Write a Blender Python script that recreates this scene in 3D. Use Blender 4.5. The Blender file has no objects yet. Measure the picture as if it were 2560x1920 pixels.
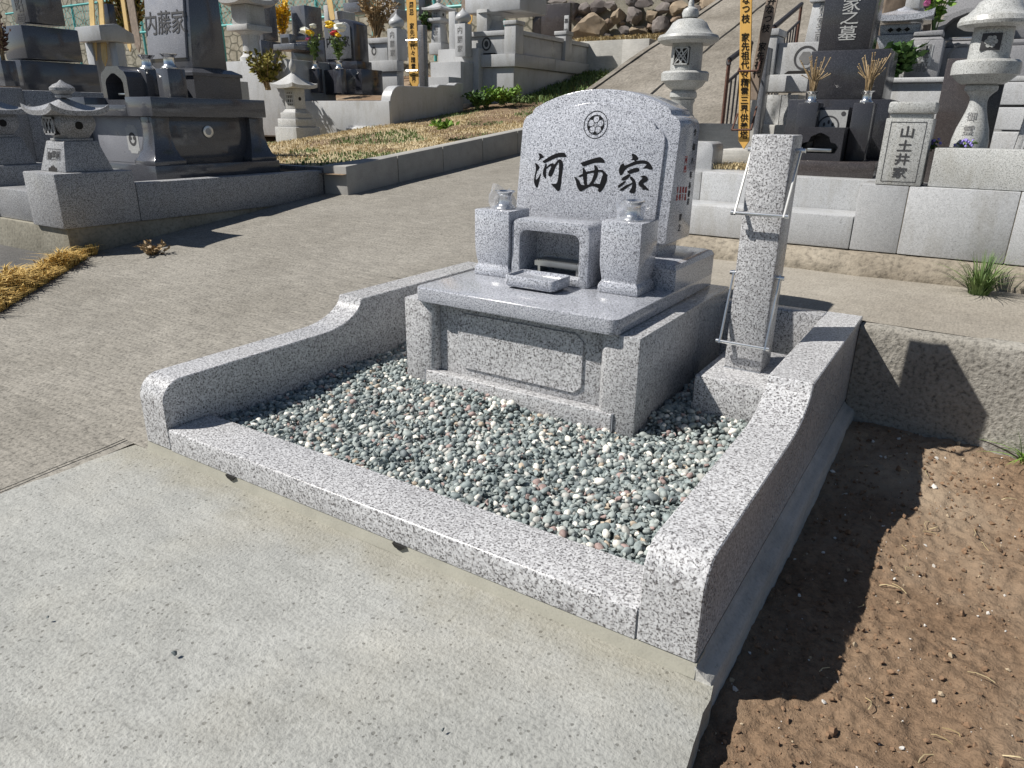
import bpy, bmesh, math, random
import numpy as np
from mathutils import Vector, Matrix, noise
random.seed(7)
R = math.radians
SC = bpy.context.scene
COL = SC.collection

# ---------------------------------------------------------------- camera
CAM = Vector((2.089, -1.126, 0.9803))
F_PX, PITCH, YAW, ROLL = 1790.56, R(-20.3855), R(-32.4515), R(0.778)
fw = Vector((math.sin(YAW) * math.cos(PITCH), math.cos(YAW) * math.cos(PITCH), math.sin(PITCH)))
rt0 = Vector((math.cos(YAW), -math.sin(YAW), 0))
up0 = rt0.cross(fw)
rt = rt0 * math.cos(ROLL) + up0 * math.sin(ROLL)
up = up0 * math.cos(ROLL) - rt0 * math.sin(ROLL)
cd = bpy.data.cameras.new('camera')
cam = bpy.data.objects.new('camera', cd)
COL.objects.link(cam)
cd.sensor_width = 36.0
cd.lens = 36.0 * F_PX / 2560.0
cd.clip_start, cd.clip_end = 0.05, 500
m = Matrix((rt, up, -fw)).transposed().to_4x4()
m.translation = CAM
cam.matrix_world = m
SC.camera = cam

# ---------------------------------------------------------------- sky and sun
SUN_EL, SUN_AZ = R(47.5), R(35.5)          # the light travels towards +x,+y at 35.5 degrees from +x
world = bpy.data.worlds.new('World')
SC.world = world
world.use_nodes = True
nt = world.node_tree
nt.nodes.clear()
sky = nt.nodes.new('ShaderNodeTexSky')
sky.sky_type = 'NISHITA'
sky.sun_disc = False
sky.sun_elevation = SUN_EL
sky.sun_rotation = math.atan2(-math.cos(SUN_AZ), -math.sin(SUN_AZ))
sky.air_density, sky.dust_density, sky.ozone_density = 0.9, 0.4, 1.0
bg = nt.nodes.new('ShaderNodeBackground')
bg.inputs[1].default_value = 0.05
wo = nt.nodes.new('ShaderNodeOutputWorld')
nt.links.new(sky.outputs[0], bg.inputs[0])
nt.links.new(bg.outputs[0], wo.inputs[0])
sd = bpy.data.lights.new('sun', 'SUN')
sd.energy = 5.0
sd.angle = R(0.53)
sd.color = (1.0, 0.955, 0.89)
sun = bpy.data.objects.new('sun', sd)
COL.objects.link(sun)
ldir = Vector((math.cos(SUN_EL) * math.cos(SUN_AZ), math.cos(SUN_EL) * math.sin(SUN_AZ), -math.sin(SUN_EL)))
sun.rotation_euler = ldir.to_track_quat('-Z', 'Y').to_euler()
sun.location = (-4, -4, 8)
SC.view_settings.view_transform = 'Standard'
SC.view_settings.look = 'None'
SC.view_settings.gamma = 1.0
SC.view_settings.use_curve_mapping = False
SC.view_settings.exposure = 0.34
SC.cycles.use_denoising = True
SC.cycles.max_bounces = 8
SC.cycles.caustics_reflective = False
SC.cycles.caustics_refractive = False

# ---------------------------------------------------------------- geometry helpers
def at(u, v, x=None, y=None, z=None):
    """world point seen at photo pixel (u, v) on the plane x=, y= or z="""
    d = fw * F_PX + rt * (u - 1280) + up * (960 - v)
    if x is not None: t = (x - CAM.x) / d.x
    elif y is not None: t = (y - CAM.y) / d.y
    else: t = (z - CAM.z) / d.z
    return CAM + d * t

def X(u, v, y): return at(u, v, y=y).x
def Z(u, v, y): return at(u, v, y=y).z
def ZX(u, v, x): return at(u, v, x=x).z
def YX(u, v, x): return at(u, v, x=x).y

def NB(): return bmesh.new()

def box(bm, x0, x1, y0, y1, z0, z1):
    vs = [bm.verts.new(p) for p in ((x0,y0,z0),(x1,y0,z0),(x1,y1,z0),(x0,y1,z0),(x0,y0,z1),(x1,y0,z1),(x1,y1,z1),(x0,y1,z1))]
    for f in ((0,3,2,1),(4,5,6,7),(0,1,5,4),(1,2,6,5),(2,3,7,6),(3,0,4,7)):
        bm.faces.new([vs[i] for i in f])
    return bm

def frust(bm, cx, cy, z0, z1, hx0, hy0, hx1, hy1):
    vs = []
    for z, hx, hy in ((z0,hx0,hy0),(z1,hx1,hy1)):
        for sx, sy in ((-1,-1),(1,-1),(1,1),(-1,1)):
            vs.append(bm.verts.new((cx+sx*hx, cy+sy*hy, z)))
    for f in ((0,3,2,1),(4,5,6,7),(0,1,5,4),(1,2,6,5),(2,3,7,6),(3,0,4,7)):
        bm.faces.new([vs[i] for i in f])
    return bm

def loft(bm, rings, cap=True):
    """rings: lists of equal length of points"""
    vr = [[bm.verts.new(p) for p in r] for r in rings]
    n = len(vr[0])
    for a, b in zip(vr, vr[1:]):
        for i in range(n):
            bm.faces.new((a[i], a[(i+1) % n], b[(i+1) % n], b[i]))
    if cap:
        bm.faces.new(list(reversed(vr[0])))
        bm.faces.new(vr[-1])
    bmesh.ops.recalc_face_normals(bm, faces=bm.faces[:])
    return bm

def prism_x(bm, pts, x0, x1):
    return loft(bm, [[(x0, p[0], p[1]) for p in pts], [(x1, p[0], p[1]) for p in pts]])
def prism_y(bm, pts, y0, y1):
    return loft(bm, [[(p[0], y0, p[1]) for p in pts], [(p[0], y1, p[1]) for p in pts]])
def prism_z(bm, pts, z0, z1):
    return loft(bm, [[(p[0], p[1], z0) for p in pts], [(p[0], p[1], z1) for p in pts]])

def lathe(bm, cx, cy, prof, n=28):
    rings = []
    for r, z in prof:
        r = max(r, 0.0004)
        rings.append([(cx + r*math.cos(2*math.pi*i/n), cy + r*math.sin(2*math.pi*i/n), z) for i in range(n)])
    return loft(bm, rings)

def tube(bm, pts, r, n=8):
    pts = [Vector(p) for p in pts]
    rings = []
    for i, p in enumerate(pts):
        d = (pts[min(i+1, len(pts)-1)] - pts[max(i-1, 0)]).normalized()
        a = d.cross(Vector((0, 0, 1)))
        if a.length < 1e-3: a = d.cross(Vector((1, 0, 0)))
        a.normalize(); b = d.cross(a)
        rr = r[i] if isinstance(r, (list, tuple)) else r
        rings.append([tuple(p + a*rr*math.cos(2*math.pi*k/n) + b*rr*math.sin(2*math.pi*k/n)) for k in range(n)])
    return loft(bm, rings)

def bevel(bm, off, seg=2, ang=28):
    bmesh.ops.recalc_face_normals(bm, faces=bm.faces[:])
    es = [e for e in bm.edges if len(e.link_faces) == 2 and e.calc_face_angle(0) > R(ang)]
    if es:
        bmesh.ops.bevel(bm, geom=es, offset=off, segments=seg, profile=0.5, affect='EDGES', clamp_overlap=True)
    return bm

WL = {}
def put(name, me, mat, parent=None, label=None, cat=None, group=None, kind=None):
    """link a mesh (in world coordinates) as one object with its origin at its base"""
    n = len(me.vertices)
    co = np.empty(n * 3, dtype=np.float32)
    me.vertices.foreach_get('co', co)
    co = co.reshape(-1, 3)
    base = Vector(((co[:, 0].min() + co[:, 0].max()) / 2, (co[:, 1].min() + co[:, 1].max()) / 2, co[:, 2].min()))
    co -= np.array(base, dtype=np.float32)
    me.vertices.foreach_set('co', co.ravel())
    me.update()
    o = bpy.data.objects.new(name, me)
    COL.objects.link(o)
    for mt in (mat if isinstance(mat, (list, tuple)) else [mat]):
        me.materials.append(mt)
    WL[o.name] = base
    if parent is not None:
        o.parent = parent
        o.location = base - WL[parent.name]
    else:
        o.location = base
    tag(o, label, cat, group, kind)
    return o

def tag(o, label=None, cat=None, group=None, kind=None):
    for k, v in (('label', label), ('category', cat), ('group', group), ('kind', kind)):
        if v: o[k] = v
    return o

def part(name, bm, mat, parent=None, bev=0.0, seg=2, smooth=True, ang=38, **kw):
    if bev: bevel(bm, bev, seg)
    else: bmesh.ops.recalc_face_normals(bm, faces=bm.faces[:])
    me = bpy.data.meshes.new(name)
    bm.to_mesh(me); bm.free()
    if smooth:
        me.polygons.foreach_set('use_smooth', [True] * len(me.polygons))
        me.set_sharp_from_angle(angle=R(ang))
    return put(name, me, mat, parent, **kw)

def thing(name, loc, label, cat, group=None):
    o = bpy.data.objects.new(name, None)
    COL.objects.link(o)
    o.empty_display_size = 0.1
    o.location = loc
    WL[o.name] = Vector(loc)
    return tag(o, label, cat, group)

def bx(name, mat, parent, x0, x1, y0, y1, z0, z1, bev=0.004, **kw):
    return part(name, box(NB(), min(x0,x1), max(x0,x1), min(y0,y1), max(y0,y1), min(z0,z1), max(z0,z1)), mat, parent, bev=bev, **kw)

def fb(name, mat, parent, y, u0, v0, u1, v1, depth, bev=0.004, **kw):
    """box whose front face (plane y) runs from photo pixel (u0,v0) top left to (u1,v1) bottom right"""
    vm = (v0 + v1) / 2
    x0, x1 = X(u0, vm, y), X(u1, vm, y)
    z1, z0 = Z(u0, v0, y), Z(u1, v1, y)
    return bx(name, mat, parent, x0, x1, y, y + depth, z0, z1, bev, **kw)

def text_mesh(s, size, vertical=False, off=0.0, gap=1.0):
    c = bpy.data.curves.new('t', 'FONT')
    c.body = '\n'.join(s) if vertical else s
    c.size = size
    c.align_x = 'CENTER'; c.align_y = 'CENTER'
    c.space_line = gap if vertical else 1.0
    c.space_character = 1.0 if vertical else gap
    c.offset = off * size
    c.extrude = 0.0006
    c.resolution_u = 3
    o = bpy.data.objects.new('t', c)
    COL.objects.link(o)
    dg = bpy.context.evaluated_depsgraph_get()
    me = bpy.data.meshes.new_from_object(o.evaluated_get(dg))
    bpy.data.objects.remove(o); bpy.data.curves.remove(c)
    return me

def lettering(s, size, center, mat, parent, vertical=True, xdir=(1,0,0), ydir=(0,0,1), off=0.01, gap=1.0, name='character', sx=1.0, sy=1.0, wrap=None):
    """flat cut lettering on a face, one object for each character: xdir and ydir span the face, center is its middle"""
    xd, yd = Vector(xdir).normalized(), Vector(ydir).normalized()
    zd = xd.cross(yd)
    M3 = np.array([xd*sx, yd*sy, zd], dtype=np.float32)
    n = len(s)
    pitch = size*gap*(1.0 if vertical else 0.98*sx)
    for i, ch in enumerate(s):
        if ch in ' \u3000': continue
        me = text_mesh(ch, size, False, off, 1.0)
        k = len(me.vertices)
        if not k: continue
        co = np.empty(k*3, dtype=np.float32); me.vertices.foreach_get('co', co); co = co.reshape(-1,3)
        co[:,0] -= size*0.5*0 + (co[:,0].min()+co[:,0].max())/2
        co[:,1] -= (co[:,1].min()+co[:,1].max())/2
        q = Vector(center) + (yd*((n-1)/2-i)*pitch if vertical else xd*(i-(n-1)/2)*pitch)
        co = co @ M3 + np.array(q, dtype=np.float32)
        if wrap is not None:
            for r in co:
                r[1] = wrap(float(r[0]), float(r[2])) + (0.0006 if r[1] > q.y else -0.0006)
        me.vertices.foreach_set('co', co.ravel()); me.update()
        put(name, me, mat, parent)

def ring_mesh(bm, c, xd, yd, r0, r1, n=48, sx=1.0):
    c = Vector(c); xd = Vector(xd); yd = Vector(yd)
    a = [bm.verts.new(c + xd*r0*sx*math.cos(t) + yd*r0*math.sin(t)) for t in [2*math.pi*i/n for i in range(n)]] if r0 > 0 else None
    b = [bm.verts.new(c + xd*r1*sx*math.cos(t) + yd*r1*math.sin(t)) for t in [2*math.pi*i/n for i in range(n)]]
    if a is None:
        bm.faces.new(b)
    else:
        for i in range(n):
            bm.faces.new((a[i], b[i], b[(i+1)%n], a[(i+1)%n]))
    return bm

def grid_sheet(fn, x0, x1, y0, y1, nx, ny):
    """height sheet z = fn(x, y)"""
    xs = np.linspace(x0, x1, nx); ys = np.linspace(y0, y1, ny)
    verts = [(float(x), float(y), fn(float(x), float(y))) for y in ys for x in xs]
    faces = [(j*nx+i, j*nx+i+1, (j+1)*nx+i+1, (j+1)*nx+i) for j in range(ny-1) for i in range(nx-1)]
    me = bpy.data.meshes.new('sheet')
    me.from_pydata(verts, [], faces)
    me.polygons.foreach_set('use_smooth', [True]*len(me.polygons))
    return me

def niche(outer, inner, y0, ydeep, y1):
    """block facing -y whose front has a recessed opening of any shape"""
    bm = NB()
    A = [bm.verts.new((x, y0, z)) for x, z in outer]; B = [bm.verts.new((x, y0, z)) for x, z in inner]
    C = [bm.verts.new((x, y1, z)) for x, z in outer]; D = [bm.verts.new((x, ydeep, z)) for x, z in inner]
    def loop(vs): return [bm.edges.new((vs[i], vs[(i+1) % len(vs)])) for i in range(len(vs))]
    es = loop(A) + loop(B)
    bmesh.ops.triangle_fill(bm, use_beauty=True, use_dissolve=False, edges=es, normal=(0,-1,0))
    for P, Q in ((A, C), (B, D)):
        for i in range(len(P)):
            j = (i+1) % len(P)
            bm.faces.new((P[i], P[j], Q[j], Q[i]))
    bm.faces.new(C); bm.faces.new(D)
    return bm

def sstep(a, b, t):
    t = min(1.0, max(0.0, (t-a)/(b-a)))
    return t*t*(3-2*t)
def nz(x, y, s, seed=0.0):
    return noise.noise(Vector((x*s+seed, y*s-seed*1.7, seed*0.37)))

# ---------------------------------------------------------------- materials (procedural)
def mat_base(name):
    m = bpy.data.materials.new(name)
    m.use_nodes = True
    t = m.node_tree
    b = t.nodes['Principled BSDF']
    return m, t, b

def nd(t, typ, **kw):
    n = t.nodes.new(typ)
    for k, v in kw.items(): setattr(n, k, v)
    return n

def coords(t, rand=True, scale=(1,1,1)):
    g = nd(t, 'ShaderNodeNewGeometry')
    out = g.outputs['Position']
    if scale != (1,1,1):
        vm = nd(t, 'ShaderNodeVectorMath', operation='MULTIPLY')
        vm.inputs[1].default_value = scale
        t.links.new(out, vm.inputs[0]); out = vm.outputs[0]
    if rand:
        oi = nd(t, 'ShaderNodeObjectInfo')
        mu = nd(t, 'ShaderNodeMath', operation='MULTIPLY'); mu.inputs[1].default_value = 37.0
        t.links.new(oi.outputs['Random'], mu.inputs[0])
        va = nd(t, 'ShaderNodeVectorMath', operation='ADD')
        t.links.new(out, va.inputs[0]); t.links.new(mu.outputs[0], va.inputs[1])
        out = va.outputs[0]
    return out

def tex_noise(t, vec, scale, detail=3.0, rough=0.55, dist=0.0):
    n = nd(t, 'ShaderNodeTexNoise')
    n.inputs['Scale'].default_value = scale
    n.inputs['Detail'].default_value = detail
    n.inputs['Roughness'].default_value = rough
    n.inputs['Distortion'].default_value = dist
    t.links.new(vec, n.inputs['Vector'])
    return n.outputs['Fac']

def ramp(t, fac, stops, interp='LINEAR'):
    r = nd(t, 'ShaderNodeValToRGB')
    r.color_ramp.interpolation = interp
    el = r.color_ramp.elements
    while len(el) < len(stops): el.new(0.5)
    for e, (p, c) in zip(el, stops):
        e.position = p
        e.color = (c, c, c, 1) if isinstance(c, (int, float)) else (*c, 1)
    t.links.new(fac, r.inputs[0])
    return r.outputs[0]

def mix(t, a, b, fac, mode='MIX'):
    n = nd(t, 'ShaderNodeMix', data_type='RGBA', blend_type=mode)
    for i, v in ((6, a), (7, b), (0, fac)):
        s = n.inputs[i]
        if hasattr(v, 'is_linked'): t.links.new(v, s)
        elif i == 0: s.default_value = v
        else: s.default_value = (v, v, v, 1) if isinstance(v, (int, float)) else (*v, 1)
    return n.outputs[2]

def bump(t, b, height, strength, dist=0.01, normal=None):
    n = nd(t, 'ShaderNodeBump')
    n.inputs['Strength'].default_value = strength
    n.inputs['Distance'].default_value = dist
    t.links.new(height, n.inputs['Height'])
    if normal is not None: t.links.new(normal, n.inputs['Normal'])
    t.links.new(n.outputs[0], b.inputs['Normal'])
    return n.outputs[0]

def granite(name, light, mid, dark, scale, cut=0.46, soft=0.05, rough=0.16, spec=0.5, stain=0.0):
    """crystals of three tones: pale feldspar, grey quartz, dark mica, with grain sizes mixed"""
    m, t, b = mat_base(name)
    v = coords(t)
    a = tex_noise(t, v, scale, 3.0, 0.65, 0.5)
    q = tex_noise(t, v, scale*0.55, 3.0, 0.6, 0.2)
    g = tex_noise(t, v, scale*1.9, 2.0, 0.6)
    base = ramp(t, q, [(0.38, mid), (0.52, light), (0.70, tuple(min(1, x*1.10) for x in light))])
    fleck = ramp(t, a, [(cut-soft, 1.0), (cut+soft*0.6, 0.0)])
    c1 = mix(t, base, dark, fleck)
    brown = tuple(x*f for x, f in zip(mid, (0.72, 0.66, 0.60)))
    c1 = mix(t, c1, brown, ramp(t, g, [(0.30, 0.85), (0.40, 0.0)]))
    big = tex_noise(t, v, 2.3, 4.0, 0.6)
    c3 = mix(t, c1, ramp(t, big, [(0.3, 0.88), (0.7, 1.05)]), 0.9, 'MULTIPLY')
    if stain:
        st = tex_noise(t, coords(t, scale=(2.6, 2.6, 0.7)), 3.0, 6.0, 0.68)
        c3 = mix(t, c3, (0.21, 0.19, 0.14), ramp(t, st, [(0.50, 0.0), (0.74, stain)]))
        li = tex_noise(t, v, 26.0, 4.0, 0.7)
        c3 = mix(t, c3, (0.07, 0.068, 0.06), ramp(t, li, [(0.63, 0.0), (0.74, stain)]))
    oi = nd(t, 'ShaderNodeObjectInfo')           # every block comes from its own piece of rock
    tone = nd(t, 'ShaderNodeMapRange'); tone.inputs['To Min'].default_value = 0.90; tone.inputs['To Max'].default_value = 1.06
    t.links.new(oi.outputs['Random'], tone.inputs[0])
    c3 = mix(t, c3, tone.outputs[0], 1.0, 'MULTIPLY')
    t.links.new(c3, b.inputs['Base Color'])
    rr = ramp(t, big, [(0.3, rough*0.75), (0.7, rough*1.3)])
    t.links.new(rr, b.inputs['Roughness'])
    b.inputs['Specular IOR Level'].default_value = spec
    bump(t, b, g, 0.06, 0.002)
    return m

def plain(name, col, rough=0.5, metal=0.0, var=0.12, scale=30.0, bmp=0.0, spec=0.5):
    m, t, b = mat_base(name)
    v = coords(t)
    n = tex_noise(t, v, scale, 4.0, 0.6)
    c = mix(t, col, ramp(t, n, [(0.25, 1-var), (0.75, 1+var)]), 1.0, 'MULTIPLY')
    t.links.new(c, b.inputs['Base Color'])
    b.inputs['Roughness'].default_value = rough
    b.inputs['Metallic'].default_value = metal
    b.inputs['Specular IOR Level'].default_value = spec
    if bmp: bump(t, b, n, bmp, 0.004)
    return m

def polished_black(name, col=(0.018,0.019,0.022), rough=0.07, ior=1.6):
    m, t, b = mat_base(name)
    v = coords(t)
    n = tex_noise(t, v, 260, 2.0, 0.6)
    c = ramp(t, n, [(0.40, col), (0.62, tuple(x*1.7 for x in col)), (0.75, tuple(x*3.2 for x in col))])
    t.links.new(c, b.inputs['Base Color'])
    s = tex_noise(t, v, 7, 4.0, 0.6)
    t.links.new(ramp(t, s, [(0.3, rough*0.7), (0.75, rough*2.2)]), b.inputs['Roughness'])
    b.inputs['IOR'].default_value = ior
    b.inputs['Specular IOR Level'].default_value = 0.6
    return m

def concrete(name, c0, c1, pit=0.5, streak=0.0, speck=0.35, bmp=0.35, grain=120.0, streak_axis=(1,14,1), yellow=0.0, sand=0.0):
    m, t, b = mat_base(name)
    v = coords(t, rand=False)
    big = tex_noise(t, v, 1.3, 5.0, 0.62)
    mid = tex_noise(t, v, 9.0, 5.0, 0.65, 0.4)
    fine = tex_noise(t, v, grain, 3.0, 0.6)
    col = mix(t, c0, c1, ramp(t, big, [(0.32, 0.0), (0.68, 1.0)]))
    col = mix(t, col, ramp(t, mid, [(0.25, 0.80), (0.75, 1.14)]), 0.75, 'MULTIPLY')
    col = mix(t, col, ramp(t, fine, [(0.30, 1-speck), (0.48, 1.0), (0.72, 1+speck*0.45)]), 1.0, 'MULTIPLY')
    if yellow:
        ys = tex_noise(t, v, 2.2, 4.0, 0.6)
        col = mix(t, col, (0.42, 0.36, 0.24), ramp(t, ys, [(0.50, 0.0), (0.72, yellow)]))
    if sand:          # sandy residue washed along the kerb, at y = 0
        sp_ = nd(t, 'ShaderNodeSeparateXYZ'); t.links.new(v, sp_.inputs[0])
        dn = nd(t, 'ShaderNodeMath', operation='MULTIPLY_ADD'); dn.inputs[1].default_value = 0.34; dn.inputs[2].default_value = -0.17
        t.links.new(tex_noise(t, v, 5.0, 5.0, 0.65), dn.inputs[0])
        ad = nd(t, 'ShaderNodeMath', operation='ADD'); t.links.new(sp_.outputs[1], ad.inputs[0]); t.links.new(dn.outputs[0], ad.inputs[1])
        mk = ramp(t, ad.outputs[0], [(0.0, 0.0), (1.0, 1.0)])
        rm = nd(t, 'ShaderNodeMapRange'); rm.inputs['From Min'].default_value = -0.13; rm.inputs['From Max'].default_value = -0.02
        rm.inputs['To Max'].default_value = sand
        t.links.new(ad.outputs[0], rm.inputs[0])
        col = mix(t, col, (0.25, 0.232, 0.175), rm.outputs[0])
    h = fine
    if streak:
        sv = coords(t, rand=False, scale=streak_axis)
        s = tex_noise(t, sv, 10.0, 3.0, 0.6)
        col = mix(t, col, ramp(t, s, [(0.30, 1-streak), (0.7, 1+streak*0.7)]), 1.0, 'MULTIPLY')
    if pit:
        vo = nd(t, 'ShaderNodeTexVoronoi', feature='F1')
        vo.inputs['Scale'].default_value = 105.0
        t.links.new(v, vo.inputs['Vector'])
        sep = nd(t, 'ShaderNodeSeparateColor')
        t.links.new(vo.outputs['Color'], sep.inputs[0])
        pw = nd(t, 'ShaderNodeMath', operation='POWER'); pw.inputs[1].default_value = 5.0
        t.links.new(sep.outputs[0], pw.inputs[0])
        pm = nd(t, 'ShaderNodeMath', operation='MULTIPLY_ADD')
        t.links.new(pw.outputs[0], pm.inputs[0]); pm.inputs[1].default_value = 0.50; pm.inputs[2].default_value = -0.12
        ds = nd(t, 'ShaderNodeMath', operation='MULTIPLY_ADD')      # ragged rims
        t.links.new(fine, ds.inputs[0]); ds.inputs[1].default_value = 0.5; t.links.new(vo.outputs['Distance'], ds.inputs[2])
        s5 = nd(t, 'ShaderNodeMath', operation='SUBTRACT'); s5.inputs[1].default_value = 0.25
        t.links.new(ds.outputs[0], s5.inputs[0])
        sb = nd(t, 'ShaderNodeMath', operation='SUBTRACT')
        t.links.new(s5.outputs[0], sb.inputs[0]); t.links.new(pm.outputs[0], sb.inputs[1])
        hole = ramp(t, sb.outputs[0], [(0.0, 0.0), (0.07, 1.0)])
        col = mix(t, col, mix(t, (0.30,0.29,0.27), 1.0, hole), pit, 'MULTIPLY')
        h = mix(t, fine, hole, 0.45, 'MULTIPLY')
    t.links.new(col, b.inputs['Base Color'])
    b.inputs['Roughness'].default_value = 0.88
    b.inputs['Specular IOR Level'].default_value = 0.25
    n1 = bump(t, b, mid, bmp*0.5, 0.012)
    bump(t, b, h, bmp, 0.006, n1)
    return m

def foliage(name, c0, c1, scale=14.0, trans=0.25):
    m, t, b = mat_base(name)
    v = coords(t)
    n = tex_noise(t, v, scale, 3.0, 0.6)
    t.links.new(ramp(t, n, [(0.35, c0), (0.65, c1)]), b.inputs['Base Color'])
    b.inputs['Roughness'].default_value = 0.6
    b.inputs['Specular IOR Level'].default_value = 0.25
    b.inputs['Subsurface Weight'].default_value = 0.0
    b.inputs['Transmission Weight'].default_value = 0.0
    return m

M = {}
M['kerb'] = granite('white granite with coarse dark flecks', (0.555,0.56,0.57), (0.385,0.386,0.395), (0.100,0.096,0.098), 180, 0.460, 0.055, 0.28, 0.40)
M['stone'] = granite('fine blue grey granite', (0.535,0.555,0.605), (0.39,0.408,0.448), (0.095,0.100,0.118), 275, 0.465, 0.055, 0.09, 0.5)
M['grey'] = granite('light grey granite', (0.48,0.49,0.50), (0.42,0.43,0.44), (0.25,0.255,0.26), 260, 0.41, 0.07, 0.34, 0.42, stain=0.45)
M['grey_fleck'] = granite('flecked grey granite', (0.51,0.52,0.51), (0.43,0.44,0.43), (0.17,0.175,0.17), 240, 0.44, 0.06, 0.38, 0.42, stain=0.40)
M['oldgranite'] = granite('weathered flecked granite', (0.42,0.43,0.445), (0.29,0.295,0.31), (0.10,0.10,0.105), 200, 0.475, 0.06, 0.40, 0.38, stain=0.30)
M['pale'] = granite('pale weathered stone', (0.50,0.505,0.50), (0.42,0.42,0.412), (0.23,0.23,0.225), 150, 0.41, 0.07, 0.6, 0.28, stain=0.40)
M['black'] = polished_black('polished black granite', (0.026,0.027,0.034), 0.12, 1.6)
M['darkgrey'] = polished_black('polished dark grey granite', (0.085,0.089,0.100), 0.20, 1.8)
M['greyblack'] = polished_black('dark granite with frosty sheen', (0.058,0.060,0.068), 0.10, 1.6)
M['paled'] = polished_black('black granite face with painted glare', (0.185,0.190,0.210), 0.30, 1.45)  # sun and sky glare on black stone, put into a paler colour
M['charcoal'] = polished_black('charcoal granite', (0.028,0.028,0.032), 0.14, 1.5)
M['brownblack'] = polished_black('brown black granite', (0.042,0.036,0.035), 0.18, 1.5)
M['etched'] = plain('frosted carved stone', (0.38,0.385,0.38), 0.8, var=0.2, scale=120)
M['ink'] = plain('black lettering paint', (0.004,0.004,0.005), 0.45, var=0.1, spec=0.2)
M['darkcut'] = plain('dark carved lettering', (0.045,0.045,0.048), 0.7)
M['midcut'] = plain('weathered carved lettering', (0.17,0.17,0.17), 0.8)
M['red'] = plain('red lettering paint', (0.42,0.035,0.03), 0.5)
M['steel'] = plain('polished stainless steel', (0.78,0.78,0.77), 0.24, 1.0, var=0.05)
M['satin'] = plain('brushed stainless steel', (0.62,0.62,0.60), 0.28, 1.0, var=0.08)
M['rust'] = plain('rusted iron', (0.11,0.055,0.04), 0.85, 0.2, var=0.45, scale=45, bmp=0.4)
M['iron'] = plain('dark iron paint', (0.045,0.042,0.045), 0.55, 0.3, var=0.3)
M['teal'] = plain('teal fence paint', (0.10,0.42,0.40), 0.5, var=0.15)
M['joint'] = plain('grey joint sealant', (0.22,0.235,0.26), 0.6)
M['ramp'] = concrete('old broomed concrete', (0.218,0.204,0.176), (0.282,0.266,0.234), 0.2, 0.20, 0.50, 0.65, 80, (0.7,8,1))
M['slab'] = concrete('new cast concrete', (0.310,0.314,0.295), (0.365,0.369,0.350), 0.6, 0.09, 0.26, 0.60, 120, (0.8,6,1), yellow=0.12, sand=0.5)
M['path'] = concrete('smooth old concrete path', (0.265,0.24,0.20), (0.345,0.318,0.272), 0.2, 0.14, 0.32, 0.35, 110, (14,1.5,1))
M['mortar'] = concrete('smooth mortar', (0.33,0.32,0.27), (0.39,0.38,0.325), 0.0, 0.0, 0.10, 0.12, 200)
M['footing'] = concrete('pale concrete footing', (0.40,0.395,0.37), (0.50,0.49,0.46), 0.2, 0.12, 0.16, 0.3, 120, (1,1,9))
M['rwall'] = concrete('rough retaining concrete', (0.25,0.235,0.205), (0.36,0.345,0.31), 0.35, 0.0, 0.55, 0.9, 70)
M['rough'] = concrete('rough hewn stone', (0.205,0.175,0.135), (0.315,0.28,0.225), 0.0, 0.0, 0.45, 1.0, 40)
M['asphalt'] = concrete('old asphalt', (0.085,0.083,0.080), (0.125,0.122,0.118), 0.0, 0.0, 0.5, 0.6, 110)
M['blockkerb'] = concrete('precast concrete', (0.30,0.295,0.275), (0.37,0.36,0.34), 0.0, 0.0, 0.16, 0.2, 160)
M['bank'] = concrete('stained concrete bank', (0.165,0.148,0.122), (0.295,0.27,0.232), 0.25, 0.20, 0.35, 0.6, 38, (6,1.2,2))
M['mossbase'] = concrete('mossy old footing', (0.20,0.185,0.145), (0.36,0.34,0.28), 0.0, 0.0, 0.3, 0.5, 50)
M['crack'] = plain('dark gap', (0.010,0.009,0.008), 0.9)  # gaps, and flat windows whose inner shade is only this dark colour
M['wood'] = plain('fresh yellow timber', (0.62,0.36,0.085), 0.6, var=0.10, scale=18)
M['wood2'] = plain('pale yellow timber', (0.66,0.47,0.20), 0.6, var=0.12, scale=18)
M['oldwood'] = plain('grey weathered timber', (0.24,0.19,0.15), 0.8, var=0.3, scale=25)
M['thatch'] = plain('thatch and dry earth', (0.40,0.325,0.20), 0.95, var=0.3, scale=22, bmp=0.5)
M['drystem'] = foliage('dry stems', (0.24,0.165,0.085), (0.44,0.33,0.19), 60)
M['drygrass'] = foliage('dry grass', (0.44,0.345,0.185), (0.62,0.52,0.32), 9)
M['tuftgrass'] = foliage('golden grass', (0.46,0.30,0.085), (0.66,0.48,0.18), 12)
M['greengrass'] = foliage('green grass', (0.085,0.145,0.045), (0.20,0.27,0.095), 12)
M['leaf'] = foliage('bright weed leaves', (0.11,0.22,0.03), (0.24,0.38,0.07), 12)
M['darkleaf'] = foliage('dark leaves', (0.03,0.075,0.02), (0.08,0.15,0.035), 15)
M['olive'] = foliage('olive shrub leaves', (0.12,0.12,0.03), (0.30,0.26,0.06), 10)
M['yellowfl'] = plain('yellow petals', (0.80,0.52,0.02), 0.6)
M['whitefl'] = plain('white petals', (0.80,0.80,0.70), 0.6)
M['redfl'] = plain('red petals', (0.45,0.03,0.04), 0.6)
M['pinkfl'] = plain('pink petals', (0.55,0.12,0.30), 0.6)
M['purplefl'] = plain('purple petals', (0.25,0.20,0.55), 0.6)
M['whitepaint'] = plain('white paint', (0.75,0.75,0.74), 0.5)

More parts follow.
